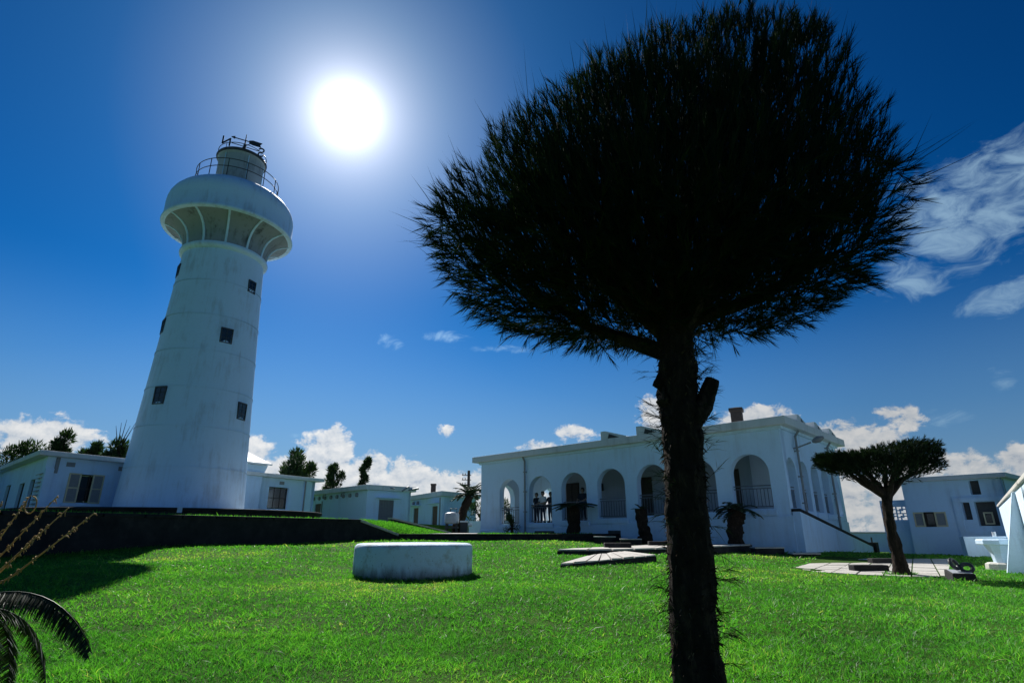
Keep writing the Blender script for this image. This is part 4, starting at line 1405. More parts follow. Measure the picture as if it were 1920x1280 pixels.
def needle_crown(name, S, D, nper, L, W, spread, parent, mat, droop=.0, fwd=.55):
    """sprigs at S pointing along D; each is a twig with nper needles leaving it at a narrow angle"""
    n = len(S)
    tw = L * rng.uniform(.55, 1.1, n)
    P = np.repeat(S, nper, 0); Dn = np.repeat(D, nper, 0)
    u = rng.uniform(0, 1, n * nper)
    P = P + Dn * (np.repeat(tw, nper) * u)[:, None] * .8
    dirs = unit(Dn + rng.normal(size=(n * nper, 3)) * spread)
    ln = L * rng.uniform(.45, 1.0, n * nper) * (1 - .35 * u)
    bend = unit(rng.normal(size=(n * nper, 3))) * .12 + np.array([0, 0, -droop])
    r = np.clip(np.repeat(rng.uniform(0, 1, n), nper) * .6 + rng.uniform(0, .4, n * nper), 0, 1)
    V1, F1, r1 = strips(P, dirs, ln, W * rng.uniform(.7, 1.3, n * nper), bend, r)
    # the twigs themselves
    V2, F2, r2 = strips(S - D * .06, D, tw * 1.1, np.full(n, W * 1.5), np.zeros((n, 3)), rng.uniform(0, .3, n))
    return np_mesh(name, np.concatenate([V1, V2]), np.concatenate([F1, F2 + len(V1)]), np.concatenate([r1, r2]), mat, parent)


def gnarled(mb, pts, rad, seg=18, amp=.12, seed=0, sub=5):
    """rough trunk or limb: tube with lumpy radius"""
    rs_ = np.random.default_rng(seed)
    pts = [Vector(p) for p in pts]
    P, Rr = [], []
    for i in range(len(pts) - 1):
        for k in range(sub):
            u = k / sub
            p = pts[i].lerp(pts[i + 1], u)
            P.append(p); Rr.append(rad[i] + (rad[i + 1] - rad[i]) * u)
    P.append(pts[-1]); Rr.append(rad[-1])
    b = len(mb.v)
    ph = rs_.uniform(0, 6.28, 8)
    ref = None
    for i, p in enumerate(P):
        t_ = (P[min(i + 1, len(P) - 1)] - P[max(i - 1, 0)]).normalized()
        if ref is None:
            ref = Vector((1, 0, 0)) if abs(t_.x) < .8 else Vector((0, 1, 0))
        a = (ref - t_ * ref.dot(t_)).normalized(); ref = a
        c = t_.cross(a)
        for k in range(seg):
            w = 2 * math.pi * k / seg
            l = 1 + amp * (math.sin(3 * w + ph[0] + i * .35) * .5 + math.sin(5 * w + ph[1] - i * .5) * .35 + math.sin(i * 1.1 + ph[2]) * .35 + rs_.uniform(-.6, .6))
            mb.v.append(tuple(p + (a * math.cos(w) + c * math.sin(w)) * Rr[i] * l))
    n = len(P)
    for i in range(n - 1):
        for k in range(seg):
            k2 = (k + 1) % seg
            mb.f.append((b + i * seg + k, b + i * seg + k2, b + (i + 1) * seg + k2, b + (i + 1) * seg + k))
    mb.f.append(tuple(b + (n - 1) * seg + k for k in range(seg)))
    return mb


# ------------------------------------------------------------------ big clipped casuarina in front
bx_, by_ = 1.27, 4.25
big = thing('casuarina_tree', (bx_, by_, 0), 'large dark casuarina with clipped umbrella crown, silhouetted in the foreground', 'tree')
tr = MB()
gnarled(tr, [(bx_ - .05, by_, -.15), (bx_ - .045, by_, .25), (bx_ - .03, by_, .7), (bx_ - .015, by_, 1.2), (bx_ + .0, by_, 1.7), (bx_ + .005, by_ + .02, 2.05), (bx_ + .02, by_, 2.4), (bx_ + .03, by_, 2.75)],
        [.185, .155, .155, .142, .140, .150, .132, .170], 30, .085, 3, 11)
tr.build('trunk', M['bark'], big, smooth=True)
gnarled(MB(), [(bx_ + .03, by_ - .02, 1.74), (bx_ + .17, by_ - .05, 1.90), (bx_ + .25, by_ - .06, 2.09)], [.10, .070, .052], 14, .10, 5, 6).build('limb_stub', M['bark'], big, smooth=True)
for (z, a, sd) in ((2.08, 185, 8), (1.95, 200, 9)):
    c_ = Vector((bx_ + .125 * math.cos(R(a)) + .02, by_ + .15 * math.sin(R(a)), z))
    gnarled(MB(), [c_ + Vector((0, 0, -.10)), c_ + Vector((.03 * math.cos(R(a)), 0, -.02)), c_ + Vector((.02 * math.cos(R(a)), 0, .08))], [.015, .05, .015], 10, .35, sd, 4).build('burl', M['bark'], big, smooth=True)
limb_tips = []
rl = np.random.default_rng(21)
for k in range(22):
    a = k * 2.399 + .3
    rr_ = rl.uniform(.7, 1.75)
    tip = Vector((bx_ + .1 + rr_ * math.cos(a), by_ + .62 * rr_ * math.sin(a), 2.85 + .10 * rr_ + rl.uniform(.2, 1.6) * (1.25 - .45 * rr_ / 1.75)))
    st_ = Vector((bx_, by_, 2.3 + rl.uniform(0, .4)))
    mid = st_.lerp(tip, .5) + Vector((0, 0, -.12 + .1 * rl.uniform()))
    gnarled(MB(), [st_, mid, tip], [.075, .045, .016], 8, .12, 40 + k, 5).build('limb', M['bark'], big, smooth=True)
    limb_tips.append(tip)


def big_crown():
    xs = [-.60, -.48, -.22, .12, .50, 1.1, 1.75, 2.30, 2.68, 2.86, 2.98]
    top = [3.42, 3.66, 3.92, 4.25, 4.58, 5.00, 5.34, 5.46, 5.36, 4.75, 3.8]
    bot = [3.30, 3.05, 2.80, 2.62, 2.54, 2.50, 2.52, 2.58, 2.78, 3.02, 3.3]
    n = 90000
    x = rng.uniform(xs[0], xs[-1], n)
    t_, b_ = np.interp(x, xs, top), np.interp(x, xs, bot)
    dp = 1.28 * np.sqrt(np.clip(1 - ((x - 1.24) / 1.95) ** 2, .01, 1))
    y = rng.uniform(-1, 1, n) * 1.28
    keep = np.abs(y) < dp
    x, y, t_, b_, dp = x[keep], y[keep], t_[keep], b_[keep], dp[keep]
    e = np.sqrt(1 - (y / dp) ** 2)
    mid = b_ + (t_ - b_) * .32
    T2 = mid + (t_ - mid) * e
    B2 = mid - (mid - b_) * e ** .7
    z = 2.4 + 3.1 * rng.uniform(0, 1, len(x)) ** 1.25
    keep = (z < T2) & (z > B2)
    x, y, z, T2, B2, e = x[keep], y[keep], z[keep], T2[keep], B2[keep], e[keep]
    # thin out tufts so that the outline is uneven and a few windows stay open
    hole = np.sin(5.1 * x + 1.3 * np.sin(3 * z)) * np.sin(4.3 * z + 2.2 * y) * np.sin(4.9 * y + 1.0)
    keep = (hole < .42) | (z < 3.3)
    x, y, z, T2, B2, e = x[keep], y[keep], z[keep], T2[keep], B2[keep], e[keep]
    n = min(12500, len(x))
    S = np.stack([x, y + by_ + .05, z], 1)[:n]
    ed = np.minimum(T2 - z, z - B2)[:n]
    C = np.array([bx_ + .05, by_, 1.7])
    out = unit(S - C)
    D = unit(out * 1.0 + np.array([0, 0, .40]) + rng.normal(size=S.shape) * .24)
    low = (S[:, 2] < B2[:n] + .22)[:, None]
    D = np.where(low, unit(out * np.array([1.2, 1.2, .25]) + rng.normal(size=S.shape) * .40 + np.array([0, 0, -.02])), D)
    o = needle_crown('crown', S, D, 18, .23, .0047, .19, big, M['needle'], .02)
    # long whips standing above the clipped outline
    m = 520
    ii = rng.choice(np.where((ed < .25) & (S[:, 2] > 3.0))[0], m)
    V, F, r_ = strips(S[ii], unit(D[ii] + np.array([0, 0, .35]) + rng.normal(size=(m, 3)) * .1), rng.uniform(.25, .62, m), np.full(m, .0065), rng.normal(size=(m, 3)) * .08, rng.uniform(0, .6, m))
    np_mesh('long_shoots', V, F, r_, M['needle'], big, kind='stuff')
    return o


big_crown()
# stray sprigs on the trunk
ss, dd_ = [], []
for (a, z, n) in ((0, 2.3, 16), (15, 2.1, 10), (-10, 1.95, 10), (180, 2.25, 9), (175, 1.8, 8), (165, 1.65, 9), (10, 1.72, 12), (185, 1.3, 5), (0, .80, 5), (15, .70, 9), (-30, .4, 4), (180, .9, 4), (170, .55, 6), (190, .35, 5), (-60, .3, 5)):
    for _ in range(n):
        aa = R(a) + rng.normal() * .6
        ss.append((bx_ + .14 * math.cos(aa), by_ + .14 * math.sin(aa), z + rng.normal() * .16))
        dd_.append((math.cos(aa), math.sin(aa) * .8, rng.uniform(-.1, .9) if z > 1 else rng.uniform(-.5, .5)))
needle_crown('trunk_sprigs', np.array(ss), unit(np.array(dd_)), 9, .19, .0036, .34, big, M['needle'], .30)

# loose flakes of bark and dead twiglets that make the trunk shaggy
m = 1500
fa_ang = rng.uniform(0, 2 * math.pi, m); fz = rng.uniform(.1, 2.35, m)
frad = np.interp(fz, [0, .25, .7, 1.2, 1.7, 2.05, 2.4], [.17, .155, .155, .142, .140, .150, .132]) * .97
fxo = np.interp(fz, [0, .7, 1.7, 2.4], [-.05, -.03, 0, .02])
Pn = np.stack([bx_ + fxo + frad * np.cos(fa_ang), by_ + frad * np.sin(fa_ang), fz], 1)
Dn = unit(np.stack([np.cos(fa_ang) * .8, np.sin(fa_ang) * .8, rng.uniform(-1.1, .8, m)], 1) + rng.normal(size=(m, 3)) * .35)
V, F, r_ = strips(Pn, Dn, rng.uniform(.015, .065, m), rng.uniform(.004, .016, m), np.stack([np.zeros(m), np.zeros(m), -rng.uniform(0, .6, m)], 1), rng.uniform(0, 1, m))
np_mesh('bark_flakes', V, F, r_, M['flake'], big, kind='stuff')

# ------------------------------------------------------------------ small fan-shaped casuarina on the paving
qx, qy = 8.82, 13.9
sm = thing('casuarina_tree', (qx, qy, .05), 'small flat-topped casuarina standing on the paving before the annex', 'tree')
tr = MB()
gnarled(tr, [(qx + .03, qy, -.1), (qx + .02, qy, .3), (qx - .02, qy, 1.0), (qx - .01, qy, 1.6), (qx + .05, qy, 1.95)], [.23, .135, .11, .105, .125], 22, .15, 31, 9)
tr.build('trunk', M['bark'], sm, smooth=True)
for k, (ex, ey, ez, r_) in enumerate(((-.75, 0, 2.50, .07), (.72, .1, 2.55, .07), (.25, -.3, 2.6, .06), (-.25, .35, 2.6, .06), (-1.0, .15, 2.62, .05), (1.05, -.1, 2.42, .05), (.5, .5, 2.6, .05))):
    gnarled(MB(), [(qx + .04, qy, 1.75), (qx + ex * .45, qy + ey * .5, 2.08 + .1 * (k % 2)), (qx + ex, qy + ey, ez)], [.09, r_, .02], 9, .14, 60 + k, 5).build('limb', M['bark'], sm, smooth=True)
n = 4200
x = rng.uniform(-1.3, 1.22, n); y = rng.uniform(-1, 1, n) * .95 * np.sqrt(np.clip(1 - (x / 1.4) ** 2, .02, 1))
ra = np.sqrt(x * x + y * y)
zlo = 1.88 + .40 * ra - .04 * x
zhi = 2.90 + .06 * x + .05 * np.sin(3 * x) - .10 * ra * (x < 0)
S = np.stack([qx + x, qy + y, zlo + (zhi - zlo) * rng.uniform(0, 1, n) ** .7], 1)
D = unit(np.stack([x * .8, y * .8, np.full(n, .55)], 1) + rng.normal(size=(n, 3)) * .35)
needle_crown('crown', S, D, 11, .15, .0095, .26, sm, M['needle'])

# ------------------------------------------------------------------ trees behind the buildings
def bushy(name, base, h, rad, n, label, lean=(0, 0), spire=.5, clumps=9, leaf=.35, group='trees behind the buildings', seed=0):
    rs2 = np.random.default_rng(seed)
    t = thing(name, base, label, 'tree', group)
    B_ = Vector(base)
    top = B_ + Vector((lean[0], lean[1], h))
    gnarled(MB(), [B_ - Vector((0, 0, .5)), B_.lerp(top, .4), B_.lerp(top, .9)], [rad * .09 + .08, rad * .06 + .05, .03], 8, .12, seed, 4).build('trunk', M['bark'], t, smooth=True)
    cs = []
    for k in range(clumps):
        u = (k + .5) / clumps
        a = rs2.uniform(0, 6.28)
        rr = rad * (1 - spire * u) * rs2.uniform(.25, .95)
        c = B_.lerp(top, .30 + .62 * u) + Vector((rr * math.cos(a), rr * math.sin(a), rs2.normal() * .15))
        cs.append((np.array(c), rad * rs2.uniform(.25, .5) * (1 - .45 * u * spire)))
        s_ = B_.lerp(top, .25 + .5 * u)
        gnarled(MB(), [s_, s_.lerp(Vector(c), .6), c], [.06, .04, .015], 6, .1, seed + k, 3).build('limb', M['bark'], t, smooth=True)
    Ps, Ds = [], []
    for c, r_ in cs:
        m = n // clumps
        v = unit(rs2.normal(size=(m, 3))) * (rs2.uniform(0, 1, (m, 1)) ** .5) * r_ * np.array([1, 1, 1.35])
        Ps.append(c + v); Ds.append(unit(v + np.array([0, 0, r_ * .9]) + rs2.normal(size=v.shape) * r_ * .5))
    Ps = np.concatenate(Ps); Ds = np.concatenate(Ds)
    m = len(Ps)
    V, F, r_ = quads_leaf(Ps, Ds, leaf * rs2.uniform(.6, 1.2, m), leaf * .22 * rs2.uniform(.7, 1.3, m), rs2.uniform(0, 1, m))
    np_mesh('crown', V, F, r_, M['bush'], t)
    return t


TREES = [((-43.5, 46, 1.5), 6.8, 3.0, 'dense dark tree at the left edge behind the wing roof', 0), ((-39.0, 46, 1.5), 6.3, 2.2, 'dark bushy tree behind the round roof cowls of the house', .2),
         ((-35.6, 45, 1.5), 7.1, 1.2, 'pointed casuarina, leftmost of the spires above the house roof', .2), ((-33.0, 45, 1.5), 6.1, 1.3, 'rounded dark tree second in the row above the house roof', 0),
         ((-30.8, 45, 1.5), 6.4, 1.5, 'dark tree under the bare forked branches above the house roof', .1), ((-28.4, 45, 1.5), 6.1, 1.5, 'dark tree in the middle of the row above the house roof', .3),
         ((-26.2, 44.5, 1.5), 6.5, 1.5, 'dark tree with a bare leaning branch above the house roof', .5), ((-23.6, 44.5, 1.5), 6.2, 1.6, 'open-crowned tree just left of the lighthouse', .7),
         ((-18.9, 52, 1.3), 5.0, 1.5, 'small dark tuft of a tree peeping over the roof right of the lobby', .2), ((-17.4, 46.5, 1.3), 5.6, 1.9, 'large dark tree at the right end of the keeper\'s house', .2),
         ((-20.1, 66, 1.3), 7.3, 1.4, 'dark tree standing behind the outbuilding with round vents', -.1), ((-17.9, 66, 1.3), 8.2, 1.0, 'wind-bent tree leaning right behind the outbuilding with round vents', 1.3)]
for i, (b, h, r_, lab, ln_) in enumerate(TREES):
    tt = bushy('background_tree', b, h, r_, 4200, lab, (ln_, 0), .5, 12, .42, seed=100 + i)
    if i in (4, 6):
        for k in range(5):
            z0 = b[2] + h * .8
            MB().tube([(b[0], b[1], z0), (b[0] + (.3 if i == 6 else 0) + .2 * (k - 2), b[1], z0 + 1.4), (b[0] + (1.2 if i == 6 else .1) + .38 * (k - 2), b[1], z0 + 2.3 + .25 * (k % 3))], [.06, .035, .012], 6).build('bare_branch', M['bark'], tt)
for i, (b, h, r_, lab) in enumerate((((-2.6, 49, .6), 2.1, 1.5, 'round green shrub behind the low grey wall, left of the arcade'), ((-.3, 50, .6), 2.6, 1.5, 'taller green shrub behind the low grey wall beside the arcade end'), ((.9, 44.5, .8), 1.7, .9, 'dark shrub seen through the end arch of the veranda'))):
    bushy('shrub', b, h, r_, 1500, lab, (0, 0), .1, 8, .28, 'shrubs behind the low grey wall', 200 + i)
bushy('shrub', tuple(fa(3.25, .75, 0)[:2]) + (.84,), 1.05, .42, 900, 'dark clipped shrub against the wall beside the first downpipe', (0, 0), .3, 8, .14, None, 230)


# ------------------------------------------------------------------ cycads
def frond_mesh(root, d0, length, droop, leaflet, n, seed, wid=.012, up=.9, curl=.0):
    """one arching frond: rachis with two rows of narrow leaflets"""
    rs2 = np.random.default_rng(seed)
    d = unit(np.array(d0, float))
    K = 14
    pts = [np.array(root, float)]
    for k in range(K):
        pts.append(pts[-1] + d * length / K)
        d = unit(d + np.array([0, 0, -droop / K * (1 + k * .12)]))
    pts = np.array(pts)
    u = np.linspace(.10, 1, n)
    idx = u * K
    i0 = np.minimum(idx.astype(int), K - 1)
    P = pts[i0] + (pts[i0 + 1] - pts[i0]) * (idx - i0)[:, None]
    Tn = unit(pts[i0 + 1] - pts[i0])
    sd = unit(np.cross(Tn, np.array([0, 0, 1.0])) + 1e-6)
    nm = unit(np.cross(sd, Tn))
    Vs, Fs, Rs = [], [], []
    c = 0
    for s in (-1, 1):
        dr = unit(sd * s * 1.0 + Tn * .55 + nm * (.35 - curl) + rs2.normal(size=P.shape) * .05)
        L = leaflet * (np.sin(np.clip(u * 1.02, 0, 1) * math.pi * .93 + .12) ** .6) * rs2.uniform(.85, 1.1, n)
        bend = np.tile(np.array([0, 0, -.35]), (n, 1))
        V, F, r_ = strips(P, dr, L, np.full(n, wid), bend, rs2.uniform(0, 1, n))
        Vs.append(V); Fs.append(F + c); Rs.append(r_); c += len(V)
    # rachis
    mb = MB().tube([tuple(p) for p in pts], list(np.linspace(wid * .8, wid * .25, K + 1)), 5)
    tri = []
    for f in mb.f:
        for k in range(1, len(f) - 1):
            tri.append((f[0], f[k], f[k + 1]))
    Vs.append(np.array(mb.v)); Fs.append(np.array(tri) + c); Rs.append(np.full(len(mb.v), .5))
    return np.concatenate(Vs), np.concatenate(Fs), np.concatenate(Rs)


def cycad(base, path, rad, fronds, label, flen, leaflet, nl, droop, seed, elev=(5, 60), az=(0, 360), wid=.02):
    rs2 = np.random.default_rng(seed)
    t = thing('cycad', base, label, 'cycad', 'cycads in front of the arcade')
    gnarled(MB(), path, rad, 14, .20, seed, 7).build('trunk', M['bark'], t, smooth=True)
    top = path[-1]
    for k in range(fronds):
        a = R(az[0] + (az[1] - az[0]) * (k + rs2.uniform(0, .8)) / fronds); e = R(rs2.uniform(*elev))
        V, F, r_ = frond_mesh(top, (math.cos(a) * math.cos(e), math.sin(a) * math.cos(e), math.sin(e)), flen * rs2.uniform(.8, 1.1), droop * rs2.uniform(.7, 1.3), leaflet, nl, seed * 50 + k, wid)
        np_mesh('frond', V, F, r_, M['frond'], t)
    return t


P_ = fa(7.65, 1.0, 0)
cycad((P_[0], P_[1], .6), [(P_[0], P_[1], .45), (P_[0] + .03, P_[1], 1.3), (P_[0] + .05, P_[1], 2.25)], [.34, .30, .34], 22, 'cycad with flat spreading sunlit fronds before the third arch', 1.35, .26, 34, .25, 5, (-4, 10), wid=.03)
P_ = fa(11.75, 1.1, 0)
cycad((P_[0], P_[1], .45), [(P_[0], P_[1], .3), (P_[0] + .08, P_[1], .8), (P_[0] - .08, P_[1], 1.2), (P_[0] - .05, P_[1], 1.95)], [.34, .30, .24, .28], 9, 'bare-topped cycad trunk with a few short fronds left of the big tree', .45, .14, 14, .2, 6, (0, 40), wid=.03)
P_ = fa(16.0, 1.2, 0)
cycad((P_[0], P_[1], .25), [(P_[0], P_[1], .05), (P_[0] - .02, P_[1], .8), (P_[0] + .02, P_[1], 1.35), (P_[0] + .18, P_[1], 1.75)], [.34, .29, .31, .34], 18, 'stout cycad with windswept fronds before the last arch', 1.05, .26, 30, .85, 7, (0, 50), (95, 330), .03)
cycad((-3.45, 38.0, .84), [(-3.5, 38.0, .7), (-3.4, 38.0, 1.4), (-3.1, 38.0, 2.3), (-2.7, 38.0, 3.15)], [.40, .30, .26, .25], 30, 'tall leaning cycad at the left end of the arcade', 1.35, .30, 34, .6, 8, (0, 65), wid=.045)
P_ = fa(5.2, .9, 0)

# cycad at the lower left edge with glossy fronds and dry stalks
CX, CY, CZ = -3.3, 3.6, .55
fc_ = thing('cycad', (CX, CY, .03), 'near cycad at the lower left edge with arching fronds and dry stalks', 'cycad')
gnarled(MB(), [(CX, CY, -.1), (CX, CY, .25), (CX, CY, CZ)], [.20, .18, .15], 14, .22, 77, 6).build('trunk', M['bark'], fc_, smooth=True)
for k, (ax, ay, az_, ln_, dr_, sd) in enumerate(((.95, -.02, .48, 1.06, 1.05, 1), (.95, .10, .42, 1.0, 1.1, 21), (.9, -.22, .32, .80, 2.0, 2), (.80, -.45, .15, .75, 2.0, 3), (.4, -.9, .20, .95, 1.7, 4), (.1, -1, .4, 1.2, 1.5, 5), (.5, .85, .2, .9, 1.6, 6), (-.4, -.9, .4, 1.2, 1.5, 7),
                                                 (-1, 0, .4, 1.2, 1.5, 8), (-.6, .7, .3, 1.2, 1.5, 9), (0, 1, .2, 1.0, 1.8, 10), (-.8, -.5, .3, 1.2, 1.5, 12))):
    V, F, r_ = frond_mesh((CX, CY, CZ), (ax, ay, az_), ln_, dr_, .15, 230, 900 + sd, .0070, curl=.75)
    np_mesh('frond', V, F, r_, M['frond'], fc_)
rd2 = np.random.default_rng(4)
for k, (ex, ez, ey) in enumerate(((-2.46, 1.10, 3.5), (-2.62, 1.13, 3.5), (-2.74, 1.20, 3.55), (-2.98, 1.16, 3.45), (-2.95, 1.20, 3.6), (-3.1, 1.14, 3.4), (-2.80, 1.02, 3.6), (-3.15, 1.25, 3.6), (-3.3, 1.3, 3.5))):
    a = Vector((CX, CY, CZ - .03)); b = Vector((ex, ey, ez))
    mid = a.lerp(b, .5) + Vector((0, 0, -.05 + .02 * (k % 3)))
    pts = [a, a.lerp(mid, .5), mid, mid.lerp(b, .5) + Vector((0, 0, .0)), b]
    V, F, rr_ = [], [], []
    mb = MB().tube(pts, [.008, .007, .0055, .004, .003], 6)
    # curled remains of leaflets along the stalk
    for j in range(60):
        u = rd2.uniform(.25, 1)
        p = pts[min(3, int(u * 4))].lerp(pts[min(4, int(u * 4) + 1)], u * 4 - int(u * 4) if u < 1 else 1)
        d = Vector((rd2.normal(), rd2.normal(), rd2.normal() + .3)).normalized() * rd2.uniform(.008, .026)
        mb.tube([p, p + d * .6, p + d + Vector((0, 0, -.012))], [.003, .0042, .0015], 4, False)
    if k == 4:
        c0 = b
        mb.tube([c0 + Vector((.035 * math.sin(w) + .02, 0, .05 * math.cos(w) - .05)) for w in np.linspace(0, 5.2, 12)], .004, 5)
    tri = [(f[0], f[i], f[i + 1]) for f in mb.f for i in range(1, len(f) - 1)]
    np_mesh('dry_stalk', np.array(mb.v), np.array(tri), rd2.uniform(0, 1, len(mb.v)), M['drystalk'], fc_)


# ------------------------------------------------------------------ people on the veranda
def skin_mesh(verts, edges, radii, root, sub=2):
    me = bpy.data.meshes.new('tmp')
    me.from_pydata(verts, edges, [])
    o = bpy.data.objects.new('tmp', me)
    COL.objects.link(o)
    md = o.modifiers.new('skin', 'SKIN')
    for i, sv in enumerate(me.skin_vertices[0].data):
        sv.radius = (radii[i], radii[i])
        sv.use_root = (i == root)
    s_ = o.modifiers.new('sub', 'SUBSURF'); s_.levels = sub; s_.render_levels = sub
    dg = bpy.context.evaluated_depsgraph_get()
    r_ = bpy.data.meshes.new_from_object(o.evaluated_get(dg))
    bpy.data.objects.remove(o)
    return r_


def person(loc, face, label, shirt, arms='rail', turn=0.0, h=1.66, legs_mat='trousers'):
    f = Vector((face[0], face[1], 0)).normalized(); r_ = Vector((f.y, -f.x, 0))
    k = h / 1.7
    def W(x, y, z):      # x to the figure's right, y forward
        v = r_ * x * k + f * y * k
        return (v.x, v.y, z * k)
    t = thing('person', loc, label, 'person', 'people at the veranda railing')
    if arms == 'rail':
        el = lambda s: (s * .27, .12, 1.12); hand = lambda s: (s * .12, .38, 1.00)
    elif arms == 'crossed':
        el = lambda s: (s * .25, .10, 1.10); hand = lambda s: (-s * .05, .26, 1.04)
    else:
        el = lambda s: (s * .25, .0, 1.12); hand = lambda s: (s * .24, .12, .88)
    J = {}
    names, vs_, rad = [], [], []
    def add(n, p, r):
        J[n] = len(vs_); vs_.append(W(*p)); rad.append(r * k)
    add('pelvis', (0, 0, .93), .135); add('waist', (0, .01, 1.08), .125); add('chest', (0, .02, 1.28), .15); add('neckb', (0, .01, 1.42), .08); add('neck', (0, .02, 1.47), .055)
    add('headb', (0, .03, 1.54), .075); add('head', (0, .04, 1.61), .10); add('headt', (0, .03, 1.68), .075); add('nose', (0, .135, 1.59), .022)
    E_ = [('pelvis', 'waist'), ('waist', 'chest'), ('chest', 'neckb'), ('neckb', 'neck'), ('neck', 'headb'), ('headb', 'head'), ('head', 'headt'), ('head', 'nose')]
    for s, S_n in ((-1, 'l'), (1, 'r')):
        e_, h_ = el(s), hand(s)
        add('sh' + S_n, (s * .19, .01, 1.38), .065); add('el' + S_n, e_, .045); add('wr' + S_n, h_, .032)
        dv = Vector(h_) - Vector(e_); dv.normalize()
        add('pa' + S_n, tuple(Vector(h_) + dv * .07), .035)
        E_ += [('chest', 'sh' + S_n), ('sh' + S_n, 'el' + S_n), ('el' + S_n, 'wr' + S_n), ('wr' + S_n, 'pa' + S_n)]
        for q_ in range(4):
            side = Vector((dv.y, -dv.x, 0)).normalized() if dv.xy.length > .01 else Vector((1, 0, 0))
            b_ = Vector(h_) + dv * .09 + side * (q_ - 1.5) * .02
            add('f%d' % q_ + S_n, tuple(b_ + dv * .05), .010); add('g%d' % q_ + S_n, tuple(b_ + dv * (.085 - .006 * abs(q_ - 1)) + Vector((0, 0, -.015))), .008)
            E_ += [('pa' + S_n, 'f%d' % q_ + S_n), ('f%d' % q_ + S_n, 'g%d' % q_ + S_n)]
        add('th' + S_n, tuple(Vector(h_) + dv * .07 + Vector((-s * .045, 0, .0))), .011)
        E_ += [('wr' + S_n, 'th' + S_n)]
        add('hip' + S_n, (s * .10, 0, .88), .10); add('kn' + S_n, (s * .11, .03, .48), .06); add('an' + S_n, (s * .12, -.01, .09), .042); add('to' + S_n, (s * .13, .14, .04), .035)
        E_ += [('pelvis', 'hip' + S_n), ('hip' + S_n, 'kn' + S_n), ('kn' + S_n, 'an' + S_n), ('an' + S_n, 'to' + S_n)]
    def mk(name, keep, grow, mat, sub=2, extra=None):
        ids = [J[n] for n in keep]
        mp = {i: a for a, i in enumerate(ids)}
        vv = [vs_[i] for i in ids]; rr = [rad[i] * grow for i in ids]
        ee = [(mp[J[a]], mp[J[b]]) for a, b in E_ if J[a] in mp and J[b] in mp]
        me = skin_mesh(vv, ee, rr, 0, sub)
        me.name = name
        me.materials.clear(); me.materials.append(M[mat])
        me.polygons.foreach_set('use_smooth', [True] * len(me.polygons))
        o = bpy.data.objects.new(name, me); COL.objects.link(o); o.parent = t
        WL[o.name] = Vector(loc)
        return o
    mk('body', list(J.keys()), 1.0, 'skin', 2)
    mk('shirt', ['waist', 'pelvis', 'chest', 'neckb', 'shl', 'shr', 'ell', 'elr'], 1.13, shirt)
    mk('trousers', ['pelvis', 'hipl', 'hipr', 'knl', 'knr', 'anl', 'anr'], 1.18, legs_mat)
    hm = MB().lathe(0, 0, [(.001, 0.125), (.05, .118), (.085, .085), (.105, .03), (.108, -.02), (.10, -.07), (.085, -.09)], 16)
    c_ = W(0, .02, 1.615)
    hm.v = [(x * k + c_[0] + loc[0], y * k + c_[1] + loc[1], z * k + c_[2] + loc[2]) for x, y, z in hm.v]
    # open the hair at the face
    fcs = []
    for fc2 in hm.f:
        m_ = sum((Vector(hm.v[i]) for i in fc2), Vector()) / len(fc2) - Vector(loc) - Vector(c_)
        if m_.dot(f) > .045 * k and m_.z < .055 * k:
            continue
        fcs.append(fc2)
    hm.f = fcs
    hm.build('hair', M['hair'], t, smooth=True)
    for S_n in ('l', 'r'):
        a_, b_ = Vector(vs_[J['an' + S_n]]) + Vector(loc), Vector(vs_[J['to' + S_n]]) + Vector(loc)
        MB().tube([a_ + (a_ - b_) * .25 + Vector((0, 0, -.045)), a_ + Vector((0, 0, -.03)), b_, b_ + (b_ - a_) * .25 + Vector((0, 0, -.005))], [.035, .052, .045, .02], 10).build('shoe', M['shoes'], t, smooth=True)
    return t


def veranda(s, t): 
    p = fa(s, -t, 0)
    return (p[0], p[1], lerp(1.30, 1.78, s / LF))
fce = (an.x, an.y)
c2, c3 = centers[1], centers[2]
person(veranda(c2 - .85, .72), fce, 'person in dark clothes leaning on the railing, left in the second arch', 'shirt_dark')
person(veranda(c2 - .38, .72), fce, 'person in a white shirt leaning on the railing in the second arch', 'shirt_white', 'crossed', h=1.72)
person(veranda(c2 + .08, .85), fce, 'person in dark clothes at the right side of the second arch', 'shirt_dark', 'rail', h=1.66)
person(veranda(c3 - .02, .85), fce, 'person in dark clothes standing alone in the third arch', 'shirt_dark', 'rail', h=1.72)

